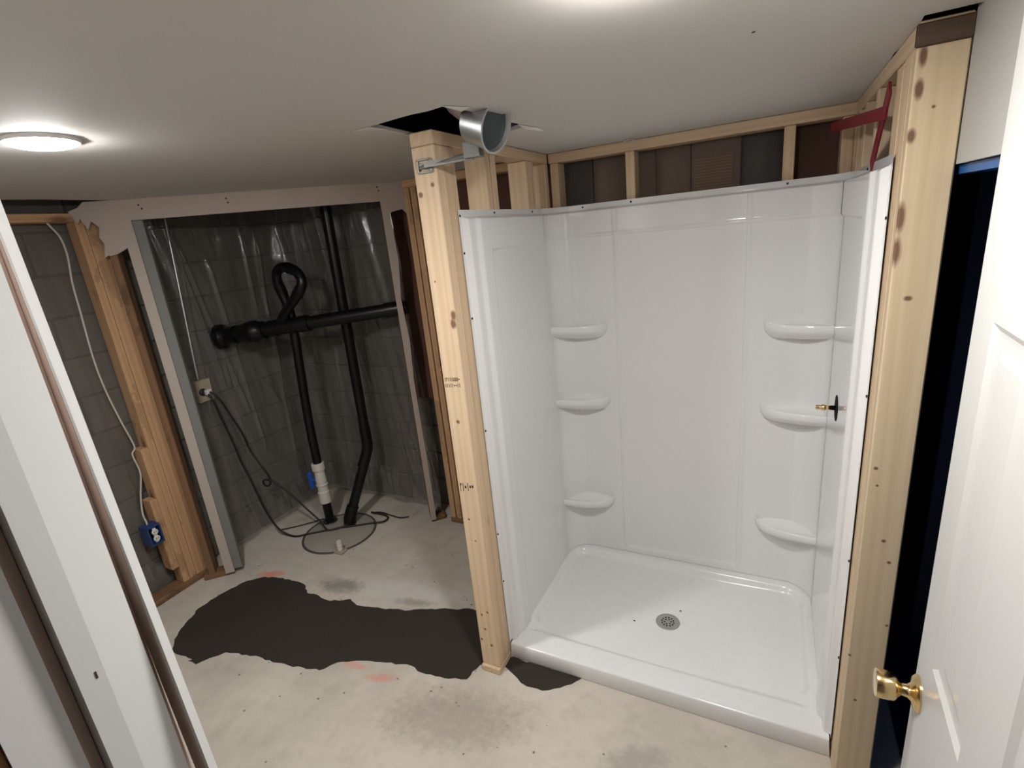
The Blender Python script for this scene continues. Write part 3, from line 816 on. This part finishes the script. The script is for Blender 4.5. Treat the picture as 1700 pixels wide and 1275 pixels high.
def side_d(t, z):
    """depth of the side panel off the studs; t = distance from the front edge"""
    col = 0.020*sstep(t, .018, .030)+0.012*sstep(t, .070, .095)
    rec = -0.010*sstep(t, .158, .172)*HD(z)
    return 0.003+(col+rec)*TOPF(z)
def side_fn(xs, sgn):
    def fn(t, z):
        d = side_d(t, z)
        return Vector((xs+sgn*(d+0.0005), 1.5665+t, z))
    return fn
TS = sorted({round(v, 5) for v in rng(0, .018, 2)+rng(.018, .030, 8)+rng(.03, .07, 3)+rng(.07, .095, 8)+rng(.095, .155, 5)+rng(.155, .175, 8)+rng(.175, 0.70, 20)+rng(.70, .76, 2)})
pl = add('side_panel', grid_mesh(TS, ZL, side_fn(XL, 1)), M['acrylic'], surround, True)
pr_ = add('side_panel', grid_mesh(TS, ZL, side_fn(XR-.002, -1)), M['acrylic'], surround, True)
# back panel runs: left return, cove, back, cove, right return
YBK = 2.408; XLi = XL+0.0255; XRi = XR-.002-0.0255; YBi = YBK-0.032
Ret = 0.035; A = math.pi/2*CR; Lb = (XRi-XLi)-2*CR
def back_pt(u):
    if u < Ret: return Vector((XLi, YBi-CR-(Ret-u), 0)), Vector((1, 0, 0))
    u -= Ret
    if u < A:
        th = u/CR; c = Vector((XLi+CR, YBi-CR, 0)); n = Vector((-math.cos(th), math.sin(th), 0)); return c+CR*n, -n
    u -= A
    if u < Lb: return Vector((XLi+CR+u, YBi, 0)), Vector((0, -1, 0))
    u -= Lb
    if u < A:
        th = u/CR; c = Vector((XRi-CR, YBi-CR, 0)); n = Vector((math.sin(th), math.cos(th), 0)); return c+CR*n, -n
    u -= A
    return Vector((XRi, YBi-CR-u, 0)), Vector((-1, 0, 0))
UT = 2*Ret+2*A+Lb
CX0, CX1 = -0.637, -0.098
def back_fn(u, z):
    p, n = back_pt(u)
    d = 0.0
    # header band stands proud of the wall, the middle panel is set back behind rounded edges
    d += 0.0105*(1-HD(z))
    if n.y < -0.99:
        d += 0.004*math.exp(-((z-1.7665)/.006)**2)*sstep(min(p.x-(XLi+CR), (XRi-CR)-p.x), 0, .06)
        e = min(p.x-CX0, CX1-p.x)
        zz = sstep(z, .112, .128) 
        d -= 0.008*sstep(e, -.005, .005)*zz
        d += 0.005*(sstep(e, -.026, -.007)-sstep(e, -.007, .006))*zz
    else:
        d += 0.0006
        d += 0.005*math.sin(math.pi*min(1, max(0, (u-Ret)/A if u < Ret+A else (UT-Ret-u)/A)))**2
    fl = TOPF(z)
    q = p+n*d
    # flange: straight back to the studs
    fx = min(max(p.x, XL+.004), XR-.006); 
    f = Vector((p.x, p.y, 0))-n*0.024
    q = q*fl+f*(1-fl)
    return Vector((q.x, q.y, z))
ub = Ret+A
US = sorted({round(v, 5) for v in rng(0, Ret, 3)+rng(Ret, Ret+A, 22)+rng(ub, ub+(CX0-.035-(XLi+CR)), 6)+rng(ub+(CX0-.035-(XLi+CR)), ub+(CX0+.015-(XLi+CR)), 16)
             + rng(ub+(CX0+.015-(XLi+CR)), ub+(CX1-.015-(XLi+CR)), 12)+rng(ub+(CX1-.015-(XLi+CR)), ub+(CX1+.035-(XLi+CR)), 16)+rng(ub+(CX1+.035-(XLi+CR)), ub+Lb, 6)+rng(ub+Lb, ub+Lb+A, 22)+rng(ub+Lb+A, UT, 3)})
pb = add('back_panel', grid_mesh(US, ZL, back_fn), M['acrylic'], surround, True)

def shelf(mirror, zt, sc=1.0):
    YBs = YBi+0.012
    def mx(x): return x if not mirror else (XLi+XRi)-x
    # plan: front curve from the side wall round to the right end at the back wall
    raw = [(XLi-.01, YBs-.138), (XLi+.03, YBs-.135), (XLi+.08, YBs-.130), (XLi+.13, YBs-.120), (XLi+.175, YBs-.104), (XLi+.210, YBs-.080), (XLi+.233, YBs-.048), (XLi+.246, YBs-.012), (XLi+.249, YBs)]
    crv = [Vector((p[0], p[1], 0)) for p in raw]; crv = [v for v in smooth_path(crv, 4)]
    anchor = Vector((XLi+.10, YBs, 0))
    rows_ = [(0.02, 0.004), (0.10, -0.010), (0.22, -0.021), (0.60, -0.027), (0.78, -0.026), (0.86, -0.018), (0.92, -0.010), (0.965, -0.0105), (0.99, -0.015), (1.0, -0.024), (0.985, -0.036), (0.93, -0.048), (0.80, -0.062), (0.58, -0.076), (0.30, -0.086), (0.02, -0.090)]
    bm = bmesh.new(); g = []
    for s, dz in rows_:
        ring = []
        for v in crv:
            k = s
            y = YBs-(YBs-v.y)*k
            xs_ = 0.80+0.20*s if dz < -0.03 else (0.93+0.07*s)
            x = XLi-.01+(v.x-XLi+.01)*xs_
            # the ends follow the back wall
            ring.append(bm.verts.new((mx(x), y, zt+dz)))
        g.append(ring)
    for a_, b_ in zip(g[:-1], g[1:]):
        for i in range(len(crv)-1): bm.faces.new((a_[i], a_[i+1], b_[i+1], b_[i]))
    o = add('shelf', bm, M['acrylic'], surround, True)
    return auto_smooth(o, 60)
for z in (1.366, 0.994, 0.428):
    shelf(False, z); shelf(True, z)

# screws on the flanges
def screw(p, n):
    b = bmesh.new(); lathe(b, [(0.0, .0035), (0.003, .003), (0.0042, .0015), (0.0042, -.001)], p, n, 10)
    add('screw', b, M['screw'], surround)
for z in (1.885, 1.76, 1.53, 1.09, 0.63, 0.40): screw((XL+.0035, 1.575, z), (1, 0, 0))
for z in (1.76, 1.30, 0.78, 0.42): screw((XR-.0055, 1.575, z), (-1, 0, 0))
for y in (1.83, 2.19): screw((XL+.0035, y, 1.893), (1, 0, 0))
for x in (-0.80, -0.575, 0.04): screw((x, YBi+.0235, 1.893), (0, -1, 0))
screw((XR-.0055, 1.95, 1.893), (-1, 0, 0))
# valve hole in the right panel with a brass stub
b = bmesh.new(); lathe(b, [(0.0, .0012), (0.046, .0012), (0.046, -.0004)], (XR-.002-.0255, 1.985, 1.118), (-1, 0, 0), 32)
add('valve_hole', b, M['black'], surround)
b = bmesh.new(); tube(b, [(XR-.03, 1.985, 1.118), (XR-.09, 1.985, 1.118)], 0.0085, 14); lathe(b, [(0.0085, 0), (.0115, .001), (.0115, .012), (.0085, .013)], (XR-.06, 1.985, 1.118), (-1, 0, 0), 16)
add('valve_stub', b, M['brass'], None, True, 'short brass valve stub poking through the right shower wall', 'valve')

# ---- kraft insulation batts / old panels behind the framing
batts = [(-2.13, -1.74, 2.585, 'kraft1', .83, 'dark brown paper-faced insulation batt right of the corner opening'),
         (-1.73, -1.34, 2.570, 'kraft1', .83, 'dark brown paper-faced insulation batt behind the left partition top'),
         (-1.33, -0.98, 2.575, 'kraft1', .83, 'brown paper-faced batt seen between the left partition studs'),
         (-0.965, -0.80, 2.575, 'kraft4', .83, 'narrow dark grey batt behind the shower, left of its back wall studs'),
         (-0.795, -0.50, 2.58, 'kraft2', .83, 'grey-brown batt behind the first back wall stud of the shower'),
         (-0.495, -0.345, 2.572, 'kraft2', .83, 'narrow grey-brown batt behind the shower header, middle'),
         (-0.34, -0.14, 2.568, 'kraft2', .83, 'brown batt with a tan printed label above the shower'),
         (-0.135, 0.02, 2.585, 'kraft4', .83, 'dark grey batt above the shower, right of the printed one'),
         (0.025, 0.335, 2.56, 'kraft1', .83, 'dark maroon batt above the right end of the shower')]
for (x0, x1, y, mt, zb, lb) in batts:
    def bf(u, z, x0=x0, x1=x1, y=y):
        t = (u-x0)/(x1-x0)
        e = min(t, 1-t)
        return Vector((u, y-0.012*math.sin(math.pi*t)**0.6+0.004*noise.noise(Vector((u*9, z*5, y*3))), z))
    us = rng(x0, x1, 10); zs = rng(zb, 2.17, 14)
    bm = grid_mesh(us, zs, bf)
    # back of the batt
    bv = [[bm.verts.new((u, y+.03, z)) for u in (x0, x1)] for z in (zb, 2.17)]
    bm.faces.new((bv[0][0], bv[0][1], bv[1][1], bv[1][0]))
    bm.verts.ensure_lookup_table()
    o = add('insulation_batt', bm, M[mt], None, True, lb, 'insulation', 'paper-faced insulation behind the framing')
    if 'printed label' in lb:
        b = box(x0+.01, x1-.03, y-.0155, y-.013, 1.90, 2.045); add('printed_label', b, M['kraft3'], o)

# ---- poly sheeting over the block walls
def poly_left(u, z):
    f = 0.020*noise.noise(Vector((u*7.0, z*0.7, 1.3)))+0.010*noise.noise(Vector((u*19+z*1.5, z*1.1, 4.0)))+0.0018*noise.noise(Vector((u*30, z*12, 2.0)))
    return Vector((XB+0.013+0.008*sstep(z, 1.2, .1)+max(-.008, min(.013, f)), u, z))
bm = grid_mesh(rng(0.3, 1.62, 90), rng(0.03, 2.12, 70), poly_left)
add('plastic_sheet', bm, M['poly'], None, True, 'clear plastic sheet over the block wall left of the orange stud', 'plastic sheet')
FOLDS = [(.20, .05, .9, 2.1, .016, .011), (.30, -.10, 1.0, 2.1, .020, .010), (.37, -.16, .8, 2.0, .018, .010), (.44, -.06, .5, 1.9, .016, .012), (.66, .02, 1.2, 2.1, .018, .010), (.74, .05, .3, 2.0, .020, .012),
         (1.00, .03, 1.0, 2.1, .018, .010), (1.22, .10, .2, 1.2, .020, .012), (1.45, .04, 1.3, 2.1, .022, .010), (1.52, .06, 1.2, 2.05, .020, .009), (1.35, -.05, .2, .9, .018, .012), (.12, .25, .6, 1.2, .014, .012), (.50, -.45, .7, 1.1, .014, .012)]
def poly_corner(u, z):
    # u: 0..1.0 along the left wall (y 1.63..2.5), then round to the back wall
    Y0 = 1.63; Rr = 0.10; La = 2.53-Rr-Y0; Ar = math.pi/2*Rr
    if u < La: p = Vector((XB+.045, Y0+u, 0)); n = Vector((1, 0, 0))
    elif u < La+Ar:
        th = (u-La)/Rr; c = Vector((XB+.045+Rr, 2.53-Rr+.05, 0)); d = Vector((-math.cos(th), math.sin(th), 0)); p = c+Rr*d; p.y -= .05*(1-th/(math.pi/2)); n = -d
    else:
        p = Vector((XB+.045+Rr+(u-La-Ar), 2.58, 0)); n = Vector((0, -1, 0))
    f = 0.030*noise.noise(Vector((u*6.0, z*0.6, 7.3)))+0.016*noise.noise(Vector((u*15+z*2.0, z*1.0, 3.0)))+0.0025*noise.noise(Vector((u*26, z*10, 5.0)))
    f += 0.03*sstep(z, 0.5, 0.0)
    for (u0, k, z0, z1, h, wd) in FOLDS:
        c_ = u-(u0+k*(z-1.2))
        if abs(c_) < 4*wd: f += h*math.exp(-(c_/wd)**2)*sstep(z, z0, z0+.15)*(1-sstep(z, z1-.15, z1))
    cr_ = math.exp(-((u-.36)/.09)**2-((z-1.12)/.10)**2)
    f += 0.020*cr_*noise.noise(Vector((u*38, z*30, 9.0)))
    p = p+n*max(-.018, f); return Vector((p.x, p.y, z))
bm = grid_mesh(rng(0, 1.95, 420), rng(0.03, 2.13, 130), poly_corner)
add('plastic_sheet', bm, M['poly'], None, True, 'clear plastic sheet draped over the block walls behind the black pipes', 'plastic sheet')

# ---- black drain pipes in the corner
def pipe_y(x): return 1.952+(x+3.12)*0.450
def hz(x): return Vector((x, pipe_y(x), 1.362+(x+3.12)*0.070))
root = empty('drain_pipe', hz(-3.1), 'thick black horizontal drain pipe with hubs across the corner', 'pipe')
b = bmesh.new(); tube(b, [hz(-3.08), hz(-1.965)], 0.041, 24); auto_smooth(add('pipe', b, M['abs'], root), 40)
ax = (hz(-2)-hz(-3)).normalized()
def hub(name, x, prof, seg=28):
    b = bmesh.new(); lathe(b, prof, hz(x), ax, seg); return auto_smooth(add(name, b, M['abs'], root), 40)
hub('wall_hub', -3.06, [(0.0, -.01), (0.068, -.01), (0.077, .0), (0.077, .034), (0.066, .046), (0.056, .055), (0.056, .11), (.041, .112)])
hub('coupling', -2.90, [(0.041, -.045), (0.056, -.043), (0.058, .0), (0.068, .022), (0.068, .078), (0.058, .092), (0.056, .12), (0.041, .122)])
hub('wye', -2.74, [(0.041, -.02), (0.052, -.018), (0.052, .03), (0.047, .034), (0.047, .17), (0.052, .174), (0.052, .235), (0.041, .237)])
hub('coupling', -2.06, [(0.041, -.03), (0.047, -.028), (0.047, .085), (0.041, .087)])

P1 = Vector((-2.685, 2.180, 0))
root = empty('discharge_pipe', P1, 'black sump discharge pipe with white valve and looped top', 'pipe')
b = bmesh.new()
path = [P1+Vector((0, 0, .42)), (-2.678, 2.182, .8), (-2.665, 2.205, 1.28), (-2.668, 2.215, 1.45), (-2.684, 2.205, 1.58), (-2.688, 2.19, 1.66), (-2.665, 2.18, 1.72), (-2.61, 2.175, 1.745), (-2.54, 2.17, 1.74), (-2.475, 2.165, 1.71), (-2.448, 2.16, 1.665), (-2.463, 2.15, 1.615), (-2.53, 2.145, 1.555), (-2.61, 2.145, 1.495), (-2.68, 2.145, 1.43)]
tube(b, smooth_path(path, 6), 0.0285, 18); auto_smooth(add('pipe', b, M['abs'], root), 45)
b = bmesh.new(); tube(b, [P1+Vector((0, 0, 0.012)), P1+Vector((0, 0, .17))], 0.030, 20); auto_smooth(add('lower_pipe', b, M['abs'], root), 45)
# elbow hubs on the loop
for p, q in (((-2.684, 2.205, 1.585), (-2.688, 2.19, 1.65)), ((-2.50, 2.166, 1.725), (-2.56, 2.172, 1.743)), ((-2.463, 2.151, 1.617), (-2.50, 2.147, 1.583))):
    b = bmesh.new(); tube(b, [p, q], 0.0325, 18); auto_smooth(add('elbow_hub', b, M['abs'], root), 45)
b = bmesh.new(); lathe(b, [(0.0, .16), (0.036, .16), (0.040, .165), (0.040, .245), (0.034, .25), (0.034, .29), (0.040, .295), (0.040, .30), (0.035, .305), (0.037, .345), (0.034, .37), (0.034, .405), (0.043, .408), (0.043, .452), (0.036, .458), (0.0, .458)], P1, (0, 0, 1), 28)
vb = auto_smooth(add('valve_body', b, M['pvc'], root, label='white plastic ball valve body'), 35)
b = bmesh.new(); tube(b, [P1+Vector((-.03, -.015, .335)), P1+Vector((-.055, -.03, .335))], .012, 12)
bx(b, -.016, .016, -.010, .010, -.062, .062, .006, Matrix.Translation(P1+Vector((-.060, -.034, .335))) @ Matrix.Rotation(.5, 4, 'Z'))
add('valve_handle', b, M['bluep'], vb, label='blue valve handle')

root = empty('vent_pipe', (-2.52, 2.19, 0), 'black vertical pipe bending down into the sump lid', 'pipe')
b = bmesh.new()
path = [(-2.395, 2.40, 2.16), (-2.408, 2.40, 1.35), (-2.421, 2.40, .64)]
tube(b, path, 0.033, 20); auto_smooth(add('upper_pipe', b, M['abs'], root), 45)
b = bmesh.new(); tube(b, smooth_path([(-2.421, 2.40, .66), (-2.422, 2.40, .56), (-2.425, 2.395, .50), (-2.440, 2.37, .43), (-2.452, 2.345, .38)], 5), 0.0365, 20); auto_smooth(add('elbow', b, M['abs'], root), 45)
b = bmesh.new(); tube(b, [(-2.44, 2.36, .41), (-2.495, 2.24, .14), (-2.512, 2.205, .055)], 0.033, 20); auto_smooth(add('lower_pipe', b, M['abs'], root), 45)
b = bmesh.new(); tube(b, smooth_path([(-2.498, 2.235, .13), (-2.512, 2.205, .06), (-2.516, 2.195, .012)], 4), [.041]*4+[.042]*5, 20); auto_smooth(add('boot', b, M['abs'], root), 45)

# sump lid
root = empty('sump_lid', (-2.52, 2.09, 0), 'round grey sump pit lid set in the floor under the pipes', 'sump lid')
b = bmesh.new(); lathe(b, [(0.0, .010), (0.215, .010), (0.225, .006), (0.228, .0006)], (-2.52, 2.10, 0), (0, 0, 1), 48); auto_smooth(add('lid', b, M['lid'], root), 35)
b = bmesh.new(); lathe(b, [(0.229, .0006), (0.231, .007), (0.240, .007), (0.243, .0006)], (-2.52, 2.10, 0), (0, 0, 1), 48); auto_smooth(add('rim', b, M['mortar'], root), 35)
b = bmesh.new(); lathe(b, [(0.032, .0102), (0.034, .015), (0.046, .0145), (0.05, .0102)], (P1.x, P1.y, 0), (0, 0, 1), 28); auto_smooth(add('grommet', b, M['rubber'], root), 35)

# small white fitting standing on the floor
root = empty('floor_fitting', (-2.345, 1.93, 0), 'small white capped pipe stub standing in the floor before the sump', 'pipe fitting')
b = bmesh.new(); lathe(b, [(0.0, .012), (0.016, .012), (0.018, .02), (0.018, .032), (0.013, .036), (0.018, .040), (0.018, .056), (0.013, .060), (0.017, .065), (0.015, .080), (0.0, .083)], (-2.345, 1.93, 0), (0, 0, 1), 18); auto_smooth(add('stub', b, M['pvc'], root), 35)
b = box(-2.378, -2.312, 1.902, 1.958, 0.0005, 0.014, .003); add('base', b, M['lid'], root)

# ---- beige outlet with plug, conduit and cords on the left block wall
XO = XB+0.065
root = empty('wall_outlet', (XO, 1.80, 1.07), 'beige surface outlet box with a white plug on the block wall', 'outlet')
add('outlet_box', box(XO-.045, XO, 1.755, 1.85, 1.005, 1.14, .004), M['beige'], root)
add('plug', box(XO+.002, XO+.038, 1.787, 1.823, 1.045, 1.082, .006), M['recept'], root)
b = bmesh.new(); lathe(b, [(0.0, .001), (0.022, .001), (0.022, .010), (0.016, .014), (0.0, .014)], (XO, 1.785, 1.068), (1, 0, 0), 18); add('socket_face', b, M['rubber'], root)
b = bmesh.new(); tube(b, smooth_path([(XO-.018, 1.86, 2.13), (XO-.018, 1.845, 1.9), (XO-.018, 1.80, 1.30), (XO-.018, 1.79, 1.14)], 6), .0085, 10)
add('conduit', b, M['galv'], None, True, 'thin metal conduit running down to the beige outlet', 'conduit')
def cord(name, pts, r, label, cat, mat, group=None, n=8):
    b = bmesh.new(); tube(b, smooth_path(pts, n), r, 8)
    return add(name, b, mat, None, True, label, cat, group)
xo = XO+.038
cord('power_cord', [(xo, 1.805, 1.065), (xo+.03, 1.83, 1.02), (xo+.03, 1.87, .90), (xo+.04, 1.91, .76), (-2.99, 1.94, .62), (-2.94, 1.96, .50), (-2.92, 1.975, .42), (-2.93, 1.975, .365), (-2.965, 1.965, .355), (-2.965, 1.955, .39), (-2.93, 1.955, .41), (-2.87, 1.975, .385), (-2.80, 2.0, .31), (-2.70, 2.04, .17), (-2.64, 2.06, .09), (-2.60, 2.075, .02), (-2.54, 2.125, .018), (-2.45, 2.18, .018), (-2.36, 2.24, .018), (-2.30, 2.29, .012), (-2.30, 2.335, .012), (-2.35, 2.36, .012), (-2.46, 2.35, .02)], .0062, 'black power cord looping from the outlet, the upper of two', 'cord', M['rubber'], 'black cords from the outlet')
cord('power_cord', [(xo, 1.795, 1.055), (xo+.022, 1.80, 1.0), (xo+.02, 1.82, .88), (xo+.03, 1.84, .74), (-2.99, 1.86, .58), (-2.965, 1.875, .44), (-2.95, 1.885, .33), (-2.93, 1.90, .20), (-2.90, 1.92, .09), (-2.86, 1.94, .03), (-2.78, 1.955, .010), (-2.70, 2.00, .016), (-2.62, 2.06, .018), (-2.56, 2.10, .018), (-2.50, 2.165, .025)], .0062, 'black power cord sagging to the floor, the lower of two', 'cord', M['rubber'], 'black cords from the outlet')
cord('floor_wire', [(-2.47, 2.36, .010), (-2.40, 2.385, .010), (-2.30, 2.375, .008), (-2.22, 2.37, .008), (-2.17, 2.40, .008)], .004, 'thin black wire lying on the floor right of the sump', 'wire', M['rubber'])
cord('floor_wire', [(-2.95, 1.985, .008), (-2.90, 2.03, .008), (-2.83, 2.10, .008), (-2.76, 2.17, .014), (-2.72, 2.205, .014)], .004, 'thin dark wire lying on the floor left of the sump', 'wire', M['rubber'])

# ---- white cable and blue electrical box by the left stud
cord('electrical_cable', [(-3.04, 1.285, 2.075), (-3.045, 1.30, 2.05), (-3.05, 1.327, 1.997), (-3.05, 1.331, 1.912), (-3.05, 1.314, 1.784), (-3.05, 1.307, 1.646), (-3.05, 1.295, 1.406), (-3.05, 1.301, 1.231), (-3.05, 1.322, 1.056), (-3.05, 1.344, .904), (-3.05, 1.323, .863), (-3.05, 1.330, .748), (-3.055, 1.30, .628), (-3.04, 1.275, .532), (-3.02, 1.27, .48), (-3.02, 1.27, .46)], .0048, 'white electrical cable hanging down to the blue box', 'cable', M['cable'])
root = empty('electrical_box', (-3.0, 1.27, .36), 'blue plastic electrical box with white receptacle nailed to the stud', 'electrical box')
bm = bmesh.new()
bx(bm, -3.045, -2.965, 1.235, 1.305, .358, .366); bx(bm, -3.045, -2.965, 1.235, 1.305, .462, .470); bx(bm, -3.045, -2.965, 1.235, 1.243, .366, .462); bx(bm, -3.045, -2.965, 1.297, 1.305, .366, .462); bx(bm, -3.045, -3.035, 1.243, 1.297, .366, .462)
add('box_body', bm, M['darkblue'], root)
bm = bmesh.new()
for zc in (.434, .394):
    lathe(bm, [(0.0, .008), (.014, .008), (.0165, .005), (.0165, 0)], (-2.968, 1.27, zc), (1, 0, 0), 18)
bx(bm, -2.975, -2.966, 1.262, 1.278, .372, .456)
rc = add('receptacle', bm, M['recept'], root)
for zc in (.434, .394):
    for dy in (-.006, .006): add('slot', box(-2.9602, -2.9590, 1.27+dy-.0012, 1.27+dy+.0012, zc-.003, zc+.006), M['ink'], rc)

# ---- recessed wafer lights
def wafer(xy, label):
    root = empty('ceiling_light', (xy[0], xy[1], CEIL), label, 'ceiling light', 'round ceiling lights')
    b = bmesh.new(); lathe(b, [(0.0725, .0), (0.0725, .007), (0.077, .0075), (0.081, .003), (0.082, .0)], (xy[0], xy[1], CEIL-.0002), (0, 0, -1), 48)
    auto_smooth(add('trim_ring', b, M['trimwhite'], root), 35)
    b = bmesh.new(); lathe(b, [(0.0, .020), (0.03, .0192), (0.052, .0165), (0.065, .0125), (0.071, .008), (0.0723, .001)], (xy[0], xy[1], CEIL-.0002), (0, 0, -1), 48)
    add('lens', b, M['lens'], root, True)
wafer(LIGHT_A, 'round flat white ceiling light glowing over the sump side')
wafer(LIGHT_B, 'round flat white ceiling light in front of the shower, above the frame')
# dim blue glow inside the unlit room
ld = bpy.data.lights.new('far_room_glow', 'POINT'); ld.energy = 0.35; ld.color = (0.25, 0.45, 1.0); ld.shadow_soft_size = 0.1
lo = bpy.data.objects.new('far_room_glow', ld); COL.objects.link(lo); lo.location = (0.95, 0.9, 0.9)

# ---- metal can with hanger bar in the ceiling hole
root = empty('light_housing', (-0.75, 1.44, 2.06), 'tilted galvanised can housing hanging from the ceiling hole', 'light housing')
cx = Vector((-0.735, 1.445, 2.110)); ca = Vector((0.93, -0.12, -0.36)).normalized()
b = bmesh.new(); lathe(b, [(0.0, -.085), (.052, -.085), (.060, -.08), (.064, -.03), (.067, .0), (.072, .004), (.072, .009), (.066, .009), (.063, .0), (.060, -.012), (.060, -.016), (0.0, -.018)], cx, ca, 36)
auto_smooth(add('can', b, M['galv'], root), 40)
b = bmesh.new(); lathe(b, [(0.0, -.012), (.058, -.012), (.0615, -.004)], cx, ca, 30); add('can_inside', b, M['tealdark'], root, True)
b = bmesh.new(); bx(b, -.845, -.79, 1.440, 1.470, 2.040, 2.085, .001)
add('mount_plate', b, M['galv_dark'], root)
b = bmesh.new(); tube(b, [(-1.02, 1.462, 2.040), (-.84, 1.452, 2.050), (-.79, 1.448, 2.055)], .0065, 8); bx(b, -1.0, -.82, 1.452, 1.458, 2.036, 2.053, 0, None)
add('hanger_bar', b, M['galv_dark'], root)
b = bmesh.new()
for (x0, x1, z0, z1) in ((-1.04, -.985, 2.060, 2.066), (-1.035, -.98, 2.022, 2.028), (-1.04, -1.032, 2.024, 2.064), (-.992, -.982, 2.024, 2.064), (-1.03, -1.0, 2.036, 2.052)): bx(b, x0, x1, 1.468, 1.4725, z0, z1, .001)
add('nail_bracket', b, M['galv_dark'], root)
# wrapped duct above the hole
b = bmesh.new(); tube(b, smooth_path([(-.60, 1.30, CEIL+.13), (-.80, 1.45, CEIL+.10), (-.95, 1.68, CEIL+.12), (-1.02, 2.0, CEIL+.14)], 6), .075, 18)
add('duct', b, M['foil'], None, True, 'pinkish wrapped duct inside the ceiling hole', 'duct')

# ---- red strap cross on the right studs
root = empty('red_strap', (0.235, 1.9, 1.92), 'dark red plastic strap cross on the right shower studs', 'strap')
b = bmesh.new(); tube_pts = [(0.170, 2.30, 2.062), (0.246, 1.80, 2.02)]
def bar(p, q, wdt, th):
    p = Vector(p); q = Vector(q); zd = (q-p).normalized(); up = Vector((0, 0, 1)); yd = zd.cross(up)
    if yd.length < .2: yd = Vector((-1, 0, 0))
    yd = yd.normalized(); xd = yd.cross(zd).normalized()
    m = Matrix((xd, yd, zd)).transposed().to_4x4(); m.translation = p
    return box(-wdt/2, wdt/2, -th/2, th/2, 0, (q-p).length, .001, m)
add('cross_bar', bar((0.170, 2.325, 2.062), (0.243, 1.725, 2.014), .030, .006), M['red'], root)
add('upright_bar', bar((0.243, 1.885, 1.895), (0.243, 1.70, 2.068), .045, .006), M['red'], root)
